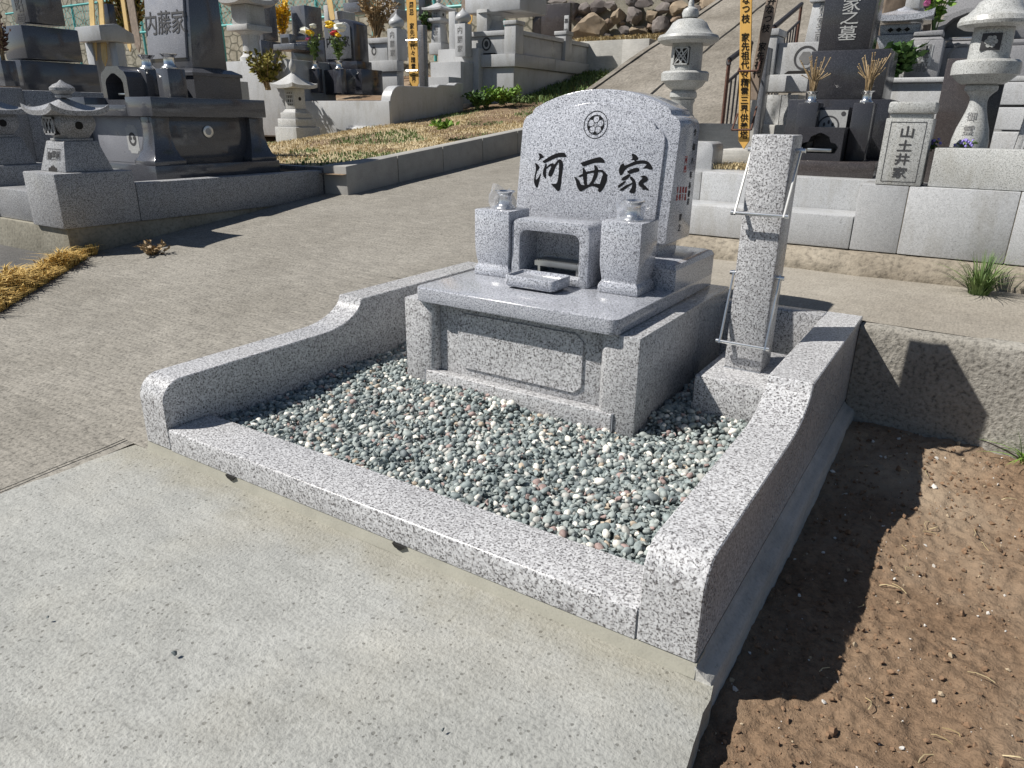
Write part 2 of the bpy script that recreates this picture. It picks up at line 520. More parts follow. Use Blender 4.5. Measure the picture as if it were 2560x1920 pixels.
def soil_mat():
    m, t, b = mat_base('brown soil')
    v = coords(t, rand=False)
    a = tex_noise(t, v, 2.0, 5.0, 0.6)
    f = tex_noise(t, v, 60.0, 5.0, 0.7)
    g = tex_noise(t, v, 190.0, 3.0, 0.6)
    c = mix(t, (0.160,0.105,0.066), (0.250,0.175,0.115), ramp(t, a, [(0.3,0.0),(0.7,1.0)]))
    c = mix(t, c, ramp(t, f, [(0.25,0.5),(0.5,1.0),(0.8,1.35)]), 1.0, 'MULTIPLY')
    c = mix(t, c, (0.42,0.36,0.28), ramp(t, g, [(0.66,0.0),(0.76,0.8)]))
    pale = tex_noise(t, v, 1.1, 4.0, 0.6)
    c = mix(t, c, (0.37,0.295,0.215), ramp(t, pale, [(0.46,0.0),(0.72,0.85)]))
    t.links.new(c, b.inputs['Base Color'])
    b.inputs['Roughness'].default_value = 0.95
    b.inputs['Specular IOR Level'].default_value = 0.15
    n1 = bump(t, b, f, 0.7, 0.012)
    bump(t, b, g, 0.5, 0.005, n1)
    return m
M['soil'] = soil_mat()

def film_mat():
    m, t, b = mat_base('clear plastic film')
    t.nodes.remove(b)
    tr = nd(t, 'ShaderNodeBsdfTransparent'); tr.inputs[0].default_value = (0.97,0.975,0.985,1)
    gl = nd(t, 'ShaderNodeBsdfGlossy'); gl.inputs['Roughness'].default_value = 0.12
    df = nd(t, 'ShaderNodeBsdfTranslucent'); df.inputs[0].default_value = (0.85,0.87,0.92,1)
    d2 = nd(t, 'ShaderNodeBsdfDiffuse'); d2.inputs[0].default_value = (0.85,0.87,0.92,1)
    lw = nd(t, 'ShaderNodeFresnel'); lw.inputs[0].default_value = 1.45
    ad = nd(t, 'ShaderNodeMixShader'); ad.inputs[0].default_value = 0.5
    t.links.new(df.outputs[0], ad.inputs[1]); t.links.new(d2.outputs[0], ad.inputs[2])
    m1 = nd(t, 'ShaderNodeMixShader'); m1.inputs[0].default_value = 0.24
    t.links.new(tr.outputs[0], m1.inputs[1]); t.links.new(ad.outputs[0], m1.inputs[2])
    m2 = nd(t, 'ShaderNodeMixShader')
    m2.inputs[0].default_value = 0.09; t.links.new(m1.outputs[0], m2.inputs[1]); t.links.new(gl.outputs[0], m2.inputs[2])
    t.links.new(m2.outputs[0], t.nodes['Material Output'].inputs[0])
    return m
M['film'] = film_mat()

def pebble_mat(name, c, spread=0.25):
    m, t, b = mat_base(name)
    v = coords(t)
    n = tex_noise(t, v, 45.0, 2.0, 0.5)
    f = tex_noise(t, v, 260.0, 3.0, 0.6)
    col = mix(t, c, ramp(t, n, [(0.3,1-spread),(0.7,1+spread)]), 1.0, 'MULTIPLY')
    col = mix(t, col, ramp(t, f, [(0.3,0.82),(0.7,1.12)]), 0.8, 'MULTIPLY')
    t.links.new(col, b.inputs['Base Color'])
    b.inputs['Roughness'].default_value = 0.6
    b.inputs['Specular IOR Level'].default_value = 0.35
    bump(t, b, f, 0.25, 0.002)
    return m
PEB = [pebble_mat('blue green pebble', (0.235,0.275,0.272)), pebble_mat('grey green pebble', (0.315,0.350,0.335)),
       pebble_mat('dark pebble', (0.155,0.180,0.185)), pebble_mat('white pebble', (0.76,0.74,0.67), 0.1),
       pebble_mat('pink brown pebble', (0.330,0.245,0.225)), pebble_mat('tan pebble', (0.47,0.39,0.30)), pebble_mat('pale grey pebble', (0.45,0.45,0.42))]
PEBW = [0.42, 0.31, 0.08, 0.065, 0.055, 0.025, 0.045]

# ---------------------------------------------------------------- the setting: ground sheets
def ramp_z(x, y):
    z = -0.03 + 0.11*y if y > 0 else -0.03 + 0.05*y
    # the level path behind the plot on the right
    t = sstep(-0.1, 0.9, x) * sstep(1.0, 1.7, y)
    zp = 0.29 + 0.012*(y-2.0)
    return z*(1-t) + zp*t + 0.004*nz(x, y, 2.0, 3.1)

put('ground', grid_sheet(lambda x, y: -0.42 - 0.004*max(0, -y), -300, 300, -300, 300, 5, 5), M['asphalt'], kind='structure')

def sheet_from_fn(name, fn, x0, x1, y0, y1, nx, ny, mat, keep=None):
    me = grid_sheet(fn, x0, x1, y0, y1, nx, ny)
    if keep:
        bm = bmesh.new(); bm.from_mesh(me)
        kill = [f for f in bm.faces if not keep(*f.calc_center_median()[:2])]
        bmesh.ops.delete(bm, geom=kill, context='FACES')
        bm.to_mesh(me); bm.free()
        me.polygons.foreach_set('use_smooth', [True]*len(me.polygons))
    return put(name, me, mat, kind='structure')

# sloping concrete lane on the left, running uphill past the plot
def lane_left(y):           # left border of the lane
    if y < 0.45: return -2.05 - 0.25*(0.45-y)*0
    if y < 1.25: return -2.05 - (y-0.45)*0.80
    return -2.73
def cut_sheet(me, keep):
    bm = bmesh.new(); bm.from_mesh(me)
    bmesh.ops.delete(bm, geom=[f for f in bm.faces if not keep(*f.calc_center_median()[:2])], context='FACES')
    bm.to_mesh(me); bm.free()
    me.polygons.foreach_set('use_smooth', [True]*len(me.polygons))
    return me
def strip_sheet(left, right, y0, y1, nx, ny, fn):
    """sheet between two border curves x = left(y) and x = right(y)"""
    verts, faces = [], []
    for j in range(ny):
        y = y0 + (y1-y0)*j/(ny-1)
        a, b = left(y), right(y)
        for i in range(nx):
            x = a + (b-a)*i/(nx-1)
            verts.append((x, y, fn(x, y)))
    for j in range(ny-1):
        for i in range(nx-1):
            faces.append((j*nx+i, j*nx+i+1, (j+1)*nx+i+1, (j+1)*nx+i))
    me = bpy.data.meshes.new('sheet'); me.from_pydata(verts, [], faces)
    me.polygons.foreach_set('use_smooth', [True]*len(me.polygons))
    return me
def lane_right(y):
    if y < 0.0: return -0.088
    if y < 1.739: return 0.01
    if y < 2.7: return 0.95
    return 0.62
lane_edge = lambda y: lane_left(y) + 0.012*nz(0, y, 7.0, 2.0) + 0.006*nz(0, y, 25.0, 2.0)
lane = put('lane', strip_sheet(lane_edge, lane_right, -2.4, -0.0005, 40, 40, ramp_z), M['ramp'], kind='structure')
for y0_, y1_, n_ in ((0.0, 1.738, 30), (1.7385, 2.699, 14), (2.7005, 7.6, 50)):
    put('lane', strip_sheet(lane_edge, lane_right, y0_, y1_, 40, n_, ramp_z), M['ramp'], kind='structure')

# level path behind the plot, with a retaining wall towards the soil
_p = grid_sheet(lambda x, y: ramp_z(x, y) + 0.004, 0.50, 6.5, 1.738, 2.72, 60, 12)
put('path', _p, M['path'], kind='structure')
def rw():
    bm = NB()
    xs = [1.803 + i*0.06 for i in range(80)]
    zt = lambda x: 0.289 + 0.005*nz(x, 0, 9.0, 2.0)
    rows = [(-0.34, 1.668, 0), (-0.05, 1.670, 0.006), (0.10, 1.673, 0.005), (0.22, 1.675, 0.006), (0.275, 1.678, 0.006), (None, 1.688, 0.008), (None, 1.76, 0.0)]
    grid = []
    for z, y, a in rows:
        grid.append([bm.verts.new((x, y + a*nz(x, (z or 0.3)*3, 14.0, 5.0), (z if z is not None else zt(x)))) for x in xs])
    for r0, r1 in zip(grid, grid[1:]):
        for i in range(len(xs)-1):
            bm.faces.new((r0[i], r0[i+1], r1[i+1], r1[i]))
    return bm
part('retaining_wall', rw(), M['rwall'], smooth=True, ang=60, label='low rough concrete retaining wall behind the bare soil', cat='wall')

# new cast slab in front of the plot, with a broken right edge
def slab():
    bm = NB()
    top = []
    n = 60
    L = []; Rr = []
    for i in range(n+1):
        y = 0.004 - i*2.3/n
        xl = -0.093 + 0.016*nz(0, y, 6.0, 1.0) + 0.006*nz(0, y, 25.0, 1.0) + (0.05*sstep(-0.05, -0.5, y) if False else 0.0)
        xr = 1.838 + 0.004*nz(3, y, 30.0, 2.0) + 0.003*nz(3, y, 70.0, 2.0) + 0.10*max(0, -y)
        L.append((xl, y)); Rr.append((xr, y))
    cols = 24
    vs = []
    for (xl, y), (xr, _) in zip(L, Rr):
        vs.append([bm.verts.new((xl + (xr-xl)*j/cols, y, -0.032 + 0.003*nz(xl+(xr-xl)*j/cols, y, 3.0, 4.0) - (0.004 if j in (0, cols) else 0) - 0.012*max(0,-y))) for j in range(cols+1)])
    for a, b in zip(vs, vs[1:]):
        for j in range(cols):
            bm.faces.new((a[j], a[j+1], b[j+1], b[j]))
    # side faces down into the soil
    lo = [bm.verts.new((v[cols].co.x + 0.010, v[cols].co.y, -0.34)) for v in vs]
    lol = [bm.verts.new((v[0].co.x, v[0].co.y, -0.20)) for v in vs]
    for i in range(len(vs)-1):
        bm.faces.new((vs[i][cols], lo[i], lo[i+1], vs[i+1][cols]))
        bm.faces.new((lol[i], vs[i][0], vs[i+1][0], lol[i+1]))
    bm.faces.new([vs[0][0], lol[0], lo[0]] + [vs[0][j] for j in range(cols, 0, -1)])
    return bm
part('pavement', slab(), M['slab'], smooth=True, ang=50, kind='structure')

# weathered strip between the lane and the new slab
_e = grid_sheet(lambda x, y: -0.039 + 0.05*y*(y < 0) + 0.004*nz(x, y, 12, 2), -0.16, 0.0, -1.2, 0.02, 10, 50)
put('verge', _e, M['rough'], kind='structure')
_c = NB()
for i in range(22):
    y0 = -i*0.06; y1 = y0 - 0.06
    f = lambda y: -0.128 + 0.008*nz(0, y, 9, 6) - 0.004
    w0, w1 = 0.0022 + 0.002*abs(nz(1, y0, 14, 2)), 0.0022 + 0.002*abs(nz(1, y1, 14, 2))
    z0, z1 = ramp_z(-0.14, y0)+0.006, ramp_z(-0.14, y1)+0.006
    q = [_c.verts.new(p) for p in ((f(y0)-w0, y0, z0), (f(y0)+w0, y0, z0), (f(y1)+w1, y1, z1), (f(y1)-w1, y1, z1))]
    _c.faces.new(q)
part('crack', _c, M['crack'], lane, smooth=False)

# bare soil on the right
def soil_z(x, y):
    z = -0.098 + 0.022*nz(x, y, 1.6, 7.0) + 0.016*nz(x, y, 6.0, 1.0) + 0.010*abs(nz(x, y, 17.0, 2.0)) + 0.0075*nz(x, y, 38.0, 3.0) + 0.0045*nz(x, y, 85.0, 4.0)
    z += 0.020*sstep(1.2, 1.66, y) + 0.012*sstep(2.3, 3.0, x) - 0.035*sstep(0.1, -0.6, y)
    return z
put('soil', grid_sheet(soil_z, 1.70, 3.9, -1.3, 1.70, 290, 380), M['soil'], kind='structure')

# footing of the plot kerb on the right: sloped mortar
def footing():
    bm = NB()
    ys = [-0.006] + [0.0 + i*1.668/40 for i in range(41)]
    pr = lambda y: [(1.799, -0.004), (1.806 + 0.002*nz(0, y, 8, 1), -0.014), (1.820 + 0.002*nz(1, y, 9, 2), -0.024 + 0.002*nz(2, y, 12, 2)), (1.833 + 0.002*nz(1, y, 9, 2), -0.030), (1.838 + 0.003*nz(1, y, 9, 2) + 0.002*nz(1, y, 40, 2), -0.040), (1.846 + 0.003*nz(4, y, 7, 3), -0.25)]
    rows = [[bm.verts.new((x, y, z if y >= 0 else min(z, -0.05))) for x, z in pr(y)] for y in ys]
    for a, b in zip(rows, rows[1:]):
        for j in range(5): bm.faces.new((a[j], a[j+1], b[j+1], b[j]))
    return bm
part('footing', footing(), M['footing'], smooth=True, ang=50, kind='structure')

# asphalt on the far left
put('asphalt', strip_sheet(lambda y: -9.0, lambda y: lane_left(y) + 0.02, -2.4, 2.2, 40, 60, lambda x, y: min(ramp_z(x, y) - 0.012, 0.075 + 0.02*(y-0.5))), M['asphalt'], kind='structure')

# hillside: terraces behind the lane
def hill_z(x, y):
    z = 0.56 + 0.125*(y-3.5)
    if y > 9.0: z += 0.10*(y-9.0)
    return z + 0.02*nz(x, y, 1.2, 9) - 0.25*sstep(-4.55, -5.6, x)*sstep(7.2, 6.2, y)
put('hillside', cut_sheet(grid_sheet(lambda x, y: hill_z(x, y) - 0.03, -16, -2.47, 3.35, 15, 55, 50), lambda x, y: True), M['soil'], kind='structure')

# steep concrete bank above the graves on the right
def bank_z(x, y):
    return 0.62 + 0.337*(y-4.55) + 0.012*nz(x, y, 1.5, 4) + 0.004*nz(x, y, 9, 5)
def bank_low(x): return max(4.3, 5.95 - 0.62*(x+1.8))
def bank_mesh():
    bm = NB()
    nx, ny_ = 60, 60
    rows = []
    for i in range(nx+1):
        x = -1.80 + (9.0+1.8)*(i/nx)**1.5
        yl_ = bank_low(x)
        r = [bm.verts.new((x, yl_+0.02, 0.2))]
        for j in range(ny_+1):
            y = yl_ + (15.5-yl_)*j/ny_
            r.append(bm.verts.new((x, y, bank_z(x, y))))
        rows.append(r)
    for p, q in zip(rows, rows[1:]):
        for j in range(ny_+1):
            bm.faces.new((p[j], q[j], q[j+1], p[j+1]))
    return bm
bank = part('bank', bank_mesh(), M['bank'], ang=50, kind='structure')
def bank_edge():
    bm = NB()
    rows = []
    for i in range(25):
        y = 5.95 + i*0.4
        z = bank_z(-1.8, y)
        rows.append([(-1.84, y, z-0.9), (-1.84, y, z+0.015), (-1.76, y, z+0.020), (-1.76, y, z-0.9)])
    return loft(bm, rows)
part('bank_edge', bank_edge(), M['bank'], bank)
jb = NB()
xx = lambda y: -1.02 + 0.02*nz(0, y, 2, 3)
for i in range(26):
    y0, y1 = 5.6+i*0.33, 5.6+(i+1)*0.33
    q = [jb.verts.new((xx(y)+d, y, bank_z(xx(y), y)+0.006)) for y, d in ((y0,-0.012),(y0,0.012),(y1,0.012),(y1,-0.012))]
    jb.faces.new(q)
part('joint', jb, M['crack'], bank, smooth=False)

# ---------------------------------------------------------------- the new plot: kerb
W, D, TK = 1.80, 1.738, 0.1235
H0, H1, H2, GZ = 0.0706, 0.220, 0.311, 0.050
kerb = thing('grave_kerb', (0.9, 0.87, 0), 'white flecked granite kerb with scooped sides round the gravelled plot', 'kerb')
def kerb_profile():
    p = [(0.0, 0.0), (0.0, 0.150)]
    r = 0.070
    for i in range(1, 10):
        a = math.pi - i/9*math.pi/2
        p.append((r + r*math.cos(a), 0.150 + r*math.sin(a)))
    p.append((0.66, H1))
    for i in range(1, 12):
        t = i/11
        p.append((0.66 + 0.204*math.sin(t*math.pi/2*0.93)/math.sin(math.pi/2*0.93), H1 + (H2-H1)*(1-math.cos(t*math.pi/2*0.93))/(1-math.cos(math.pi/2*0.93))))
    p += [(D, H2), (D, 0.0)]
    return p
for x0, x1 in ((0.0, TK), (W-TK, W)):
    part('side_kerb', prism_x(NB(), kerb_profile(), x0, x1), M['kerb'], kerb, bev=0.003, seg=1, ang=30)
fk = NB()
prism_x(fk, [(0.0, 0.0), (0.0, H0-0.006), (0.002, H0-0.002), (0.006, H0), (0.149, H0), (0.149, 0.0)], TK+0.004, W-TK-0.004)
part('front_kerb', fk, M['kerb'], kerb, ang=60)
bx('back_kerb', M['kerb'], kerb, TK+0.003, W-TK-0.003, 1.655, D-0.001, 0.0, H2-0.001, 0.003)
for xj in (TK, W-TK-0.004):
    bx('joint', M['joint'], kerb, xj, xj+0.004, 0.004, 0.148, 0.0, H0-0.003, 0)
bx('joint', M['joint'], kerb, W-TK-0.003, W-TK, 1.66, D-0.006, H2-0.02, H2-0.0005, 0)
mo = NB()
ys = []
prism_x(mo, [(0.008, -0.034), (-0.005, -0.032), (0.002, 0.0), (0.05, 0.0), (0.05, -0.034)], -0.002, W+0.002)
part('mortar_bed', mo, M['mortar'], kerb, ang=50)
for xd in (0.415, 1.055):      # drain gaps under the front kerb
    dg_ = NB()
    pts = [(xd-0.022, -0.002), (xd-0.014, -0.011), (xd+0.004, -0.015), (xd+0.012, -0.008), (xd+0.020, -0.001)]
    prism_y(dg_, pts, -0.0062, 0.02)
    part('drain_gap', dg_, M['crack'], kerb, smooth=False)

# ---------------------------------------------------------------- gravel
def pebble_variants(n, lo, hi, seed):
    rnd = random.Random(seed)
    out = []
    for k in range(n):
        bm = NB()
        bmesh.ops.create_icosphere(bm, subdivisions=(2 if k % 4 == 0 else 1), radius=0.5)
        rounded = (k % 4 == 0)
        o = Vector((rnd.uniform(-50, 50), rnd.uniform(-50, 50), rnd.uniform(-50, 50)))
        planes = [(Vector((rnd.gauss(0,1), rnd.gauss(0,1), rnd.gauss(0,1))).normalized(), rnd.uniform(0.13, 0.32)) for _ in range(0 if rounded else 7)]
        for v in bm.verts:
            p = v.co.copy()
            v.co += v.co.normalized() * 0.10 * noise.noise(p*2.2 + o)
            for nrm, dd in planes:
                s = v.co.dot(nrm)
                if s > dd: v.co -= nrm*(s-dd)
        co = np.array([v.co[:] for v in bm.verts], dtype=np.float32)
        fc = np.array([[v.index for v in f.verts] for f in bm.faces], dtype=np.int32)
        sm = rounded
        bm.free()
        out.append((co, fc, sm))
    return out
PV = pebble_variants(24, 0.8, 1.2, 3)

def rot_mat(rnd):
    q = Vector((rnd.gauss(0,1), rnd.gauss(0,1), rnd.gauss(0,1))).normalized()
    return np.array(Matrix.Rotation(rnd.uniform(0, 6.283), 3, q), dtype=np.float32)

def in_plot(x, y):
    if not (TK+0.004 < x < W-TK-0.004 and 0.152 < y < 1.652): return False
    if 0.380 < x < 1.316 and 0.800 < y < 1.70: return False
    if 1.402 < x < 1.675 and 1.050 < y < 1.465: return False
    return True

def pile_mesh(items):
    """items: (variant, centre, scale vec, rotation, material)"""
    vs, fs, ms, sm = [], [], [], []
    off = 0
    for k, c, s, rm, mi in items:
        co, fc, r = PV[k]
        vs.append((co*s) @ rm.T + c)
        fs.append(fc + off); ms.append(np.full(len(fc), mi, dtype=np.int32)); sm.append(np.full(len(fc), r, dtype=bool))
        off += len(co)
    V = np.concatenate(vs); Fc = np.concatenate(fs); Ms = np.concatenate(ms); S = np.concatenate(sm)
    me = bpy.data.meshes.new('pile')
    me.vertices.add(len(V)); me.vertices.foreach_set('co', V.astype(np.float32).ravel())
    me.loops.add(Fc.size); me.loops.foreach_set('vertex_index', Fc.ravel())
    me.polygons.add(len(Fc))
    me.polygons.foreach_set('loop_start', np.arange(0, Fc.size, 3, dtype=np.int32))
    me.polygons.foreach_set('loop_total', np.full(len(Fc), 3, dtype=np.int32))
    me.polygons.foreach_set('material_index', Ms)
    me.polygons.foreach_set('use_smooth', S)
    me.update(calc_edges=True)
    return me

rp = random.Random(11)
cells = []
sp = 0.0132
yy = 0.153
while yy < 1.652:
    xx = TK
    while xx < W-TK:
        x, y = xx + rp.uniform(-0.006, 0.006), yy + rp.uniform(-0.006, 0.006)
        if in_plot(x, y): cells.append((x, y))
        xx += sp
    yy += sp
bed = put('gravel_bed', cut_sheet(grid_sheet(lambda x, y: 0.034, TK, W-TK, 0.149, 1.655, 60, 56), lambda x, y: True), PEB[0], kind='structure')
items = []
for x, y in cells:
    wh = rp.random()
    mi = rp.choices(range(7), PEBW)[0]
    k = rp.randrange(24)
    if mi == 3 or mi == 6: k = (k//4)*4 if rp.random() < 0.75 else k
    d = rp.uniform(0.0145, 0.0255) * (1.25 if rp.random() < 0.10 else 1.0)
    s = np.array([d*rp.uniform(0.95, 1.35), d*rp.uniform(0.75, 1.05), d*rp.uniform(0.60, 0.95)], dtype=np.float32)
    zz = GZ - 0.006 + 0.010*nz(x, y, 5.0, 3.0) + rp.uniform(-0.004, 0.007) + 0.020*sstep(0.5, 0.8, y)*(x < 0.9) + 0.034*sstep(0.82, 1.0, y)*(x > 1.3)
    rm = np.array(Matrix.Rotation(rp.uniform(0, 6.283), 3, 'Z') @ Matrix.Rotation(rp.gauss(0, 0.45), 3, 'X') @ Matrix.Rotation(rp.gauss(0, 0.45), 3, 'Y'), dtype=np.float32)
    items.append((k, np.array([x, y, zz], dtype=np.float32), s, rm, mi))
# the 300 that show largest: nearest the camera
def near(it):
    c = it[1]
    return (c[0]-CAM.x)**2 + (c[1]-CAM.y)**2 - (0.6 if it[4] == 3 else 0.0) - 30*(float(it[2][0])-0.02)
order = sorted(range(len(items)), key=lambda i: near(items[i]))
front = set(i for i in order if items[i][1][1] < 0.75)
singles = [i for i in order if i in front][:300]
sset = set(singles)
me = pile_mesh([it for i, it in enumerate(items) if i not in sset])
put('pebbles', me, PEB, bed, kind='stuff')
pm_cache = {}
for i in singles:
    k, c, s, rm, mi = items[i]
    key = (k, mi)
    if key not in pm_cache:
        co, fc, r = PV[k]
        pme = bpy.data.meshes.new('pebble')
        pme.from_pydata(co.tolist(), [], fc.tolist())
        pme.polygons.foreach_set('use_smooth', [r]*len(fc))
        pme.materials.append(PEB[mi])
        pm_cache[key] = pme
    o = bpy.data.objects.new('pebble', pm_cache[key])
    COL.objects.link(o)
    o.parent = bed
    o.rotation_euler = Matrix(rm.tolist()).to_euler()
    o.scale = s.tolist()
    o.location = Vector(c.tolist()) - WL[bed.name]

# ---------------------------------------------------------------- the new monument
CX = 0.848
mon = thing('grave_monument', (CX, 1.25, 0.03), 'light grey granite grave monument with bold black brush lettering in the gravelled plot', 'gravestone')
K, S_ = M['kerb'], M['stone']
XL, XR, YW, YB, ZW = 0.387, 1.309, 0.813, 1.695, 0.365
# side walls with a rounded inner front edge
for sgn in (-1, 1):
    xo = XL if sgn < 0 else XR
    xi = xo - sgn*0.133
    pts = [(xo, YW), (xo, YB), (xi, YB), (xi, YW+0.028)]
    for i in range(1, 7):
        a = i/6*math.pi/2
        pts.append((xi + sgn*0.028*(1-math.cos(a)), YW + 0.028*(1-math.sin(a))))
    part('side_wall', prism_z(NB(), pts, 0.02, ZW), K, mon, bev=0.0035, seg=2)
bx('rear_wall', K, mon, XL+0.134, XR-0.134, 1.60, YB-0.002, 0.02, ZW-0.002)
fp = bx('front_panel', K, mon, XL+0.134, XR-0.134, 0.850, 0.90, 0.02, ZW-0.001, 0.002)
cut = 0.03
x0, x1, z0, z1 = 0.605, 1.105, 0.132, 0.335
pts = [(x0+cut, z0), (x1-cut, z0), (x1, z0+cut*0.8), (x1, z1-cut*0.8), (x1-cut, z1), (x0+cut, z1), (x0, z1-cut*0.8), (x0, z0+cut*0.8)]
part('raised_field', prism_y(NB(), pts, 0.8425, 0.8515), K, fp, bev=0.002, seg=1)
bx('sill', K, mon, XL+0.095, XR-0.075, 0.804, 0.849, 0.02, 0.105, 0.004)
for xj, w in ((XL+0.0905, 0.004), (XR-0.0745, 0.004)):
    bx('joint', M['joint'], mon, xj, xj+w, 0.8065, 0.83, 0.03, 0.106, 0)
# L-shaped table slab and step in one block
SX0, SX1, SY0, ZS, YBF, ZB, YBB = 0.453, 1.243, 0.787, 0.417, 1.255, 0.513, 1.6675
def rounded_rect(x0, x1, y0, y1, r, front_only=True, n=6):
    p = []
    for cx, cy, a0 in ((x0+r, y0+r, math.pi), (x1-r, y0+r, 1.5*math.pi)):
        for i in range(n+1):
            a = a0 + i/n*math.pi/2
            p.append((cx + r*math.cos(a), cy + r*math.sin(a)))
    p += [(x1, y1), (x0, y1)]
    return p
part('table_slab', prism_z(NB(), rounded_rect(SX0, SX1, SY0, YBB, 0.035), ZW+0.0015, ZS), S_, mon, bev=0.004, seg=3)
sb = NB()
ch = 0.022
loft(sb, [[(SX0+0.0005, YBF, ZS-0.001), (SX1-0.0005, YBF, ZS-0.001), (SX1-0.0005, YBB-0.0005, ZS-0.001), (SX0+0.0005, YBB-0.0005, ZS-0.001)],
          [(SX0+0.0005, YBF, ZB-ch), (SX1-0.0005, YBF, ZB-ch), (SX1-0.0005, YBB-0.0005, ZB-ch), (SX0+0.0005, YBB-0.0005, ZB-ch)],
          [(SX0+0.008, YBF+0.008, ZB-0.007), (SX1-0.008, YBF+0.008, ZB-0.007), (SX1-0.008, YBB-0.008, ZB-0.007), (SX0+0.008, YBB-0.008, ZB-0.007)],
          [(SX0+0.030, YBF+0.030, ZB), (SX1-0.030, YBF+0.030, ZB), (SX1-0.030, YBB-0.030, ZB), (SX0+0.030, YBB-0.030, ZB)]])
part('step', sb, S_, mon, ang=20)
bx('plinth', S_, mon, 0.566, 1.130, 1.366, 1.545, ZB-0.002, 0.5645, 0.003)
# headstone with a leaning front and arched top
HB, TB = 0.5640, 1.082
def yfront(z): return 1.327 + (z-HB)*0.057/0.43
def outline(ins=0.0, zb=HB):
    h = 0.319 - ins
    left = [(-h, zb), (-h, 0.955-ins), (-h+0.004, 0.972-ins), (-h+0.014, 0.986-ins), (-h+0.030, 0.994-ins), (-h+0.039, 0.997-ins), (-h+0.042, 1.008-ins), (-h+0.052, 1.019-ins)]
    s = h-0.052
    arc = []
    za = 1.019-ins
    for i in range(1, 24):
        t = -1 + 2*i/24
        arc.append((t*s, za + (TB-ins-za)*(1-abs(t)**2.1)))
    right = [(-x, z) for x, z in reversed(left)]
    return [(CX+x, z) for x, z in left + arc + right]
def slanted_prism(pts, dy_front, yb=None, dy_back=None):
    a = [(x, yfront(z)+dy_front, z) for x, z in pts]
    b = [(x, yb if yb is not None else yfront(z)+dy_back, z) for x, z in pts]
    return loft(NB(), [a, b])
hs = part('headstone', slanted_prism(outline(), 0.0, yb=1.576), S_, mon, bev=0.004, seg=2, ang=32)
PAN = 0.011
part('raised_panel', slanted_prism(outline(0.046, HB+0.001), -PAN, dy_back=0.004), S_, hs, bev=0.0025, seg=2, ang=32)

# hand-drawn brush characters, as polygons on the leaning panel
def face_pt(u, v, lift):
    d = fw * F_PX + rt * (u - 1280) + up * (960 - v)
    k = 0.057/0.43
    # plane y = 1.327 + (z-HB)*k - PAN - lift
    c0 = 1.327 - HB*k - PAN - lift
    t = (c0 + k*CAM.z - CAM.y) / (d.y - k*d.z)
    return CAM + d*t
def smooth_poly(pts, it=2):
    for _ in range(it):
        q = []
        for i in range(len(pts)):
            a, b = pts[i], pts[(i+1) % len(pts)]
            q.append((a[0]*0.78+b[0]*0.22, a[1]*0.78+b[1]*0.22)); q.append((a[0]*0.22+b[0]*0.78, a[1]*0.22+b[1]*0.78))
        pts = q
    return pts
def glyph(name, strokes, ou, ov, sc):
    bm = NB()
    for k, st in enumerate(strokes):
        pts = smooth_poly(st, 1)
        lift = 0.0006 + 0.00012*k
        vs = [bm.verts.new(face_pt(ou + x*sc, ov + y*sc, lift)) for x, y in pts]
        f = bm.faces.new(vs)
    bmesh.ops.triangulate(bm, faces=bm.faces[:])
    me = bpy.data.meshes.new(name); bm.to_mesh(me); bm.free()
    return put(name, me, M['ink'], hs)
kawa = [
 [(258,98),(290,95),(318,105),(335,130),(378,170),(330,182),(300,208),(250,240),(285,180),(278,140)],
 [(196,275),(225,278),(262,310),(288,350),(268,395),(240,420),(222,480),(212,560),(218,588),(262,540),(310,450),(300,520),(280,600),(258,700),(240,735),(215,715),(185,650),(178,590),(200,480),(215,400),(215,340)],
 [(328,248),(400,200),(500,135),(600,95),(700,80),(745,92),(782,150),(768,168),(720,165),(640,165),(560,190),(470,235),(400,268),(370,278)],
 [(395,270),(415,290),(408,370),(402,440),(404,550),(390,562),(355,520),(340,470),(352,390),(380,330)],
 [(400,370),(430,330),(480,285),(530,278),(552,300),(590,260),(630,208),(665,205),(705,240),(716,300),(708,400),(690,520),(680,640),(660,760),(640,785),(610,788),(565,740),(520,690),(490,655),(540,655),(590,655),(608,620),(625,540),(636,440),(640,330),(635,250),(610,290),(575,350),(545,430),(515,500),(485,525),(455,515),(440,490),(450,440),(480,390),(500,345),(490,320),(450,345),(410,385)],
]
nishi = [
 [(262,235),(330,215),(430,175),(560,135),(680,105),(725,120),(780,165),(800,220),(790,242),(740,235),(640,232),(560,240),(470,270),(400,295),(330,320)],
 [(325,340),(345,330),(370,390),(405,430),(412,520),(408,620),(412,715),(345,715),(335,620),(318,520),(315,420)],
 [(340,345),(290,390),(243,440),(270,400),(310,360)],
 [(212,525),(300,475),(400,430),(500,405),(600,390),(700,380),(760,392),(810,440),(865,520),(838,535),(850,590),(820,680),(770,790),(710,862),(670,870),(645,835),(660,780),(700,640),(740,520),(755,480),(735,440),(690,425),(600,440),(500,455),(420,475),(320,520),(260,550)],
 [(560,292),(590,285),(630,310),(655,370),(650,460),(620,560),(570,640),(545,690),(500,720),(430,722),(480,670),(520,600),(550,500),(570,420),(572,340)],
 [(122,538),(150,540),(200,570),(245,620),(270,690),(300,715),(400,712),(470,700),(560,682),(700,690),(720,720),(680,780),(640,780),(560,735),(470,745),(400,790),(320,830),(280,858),(235,830),(190,740),(170,640),(150,575)],
]
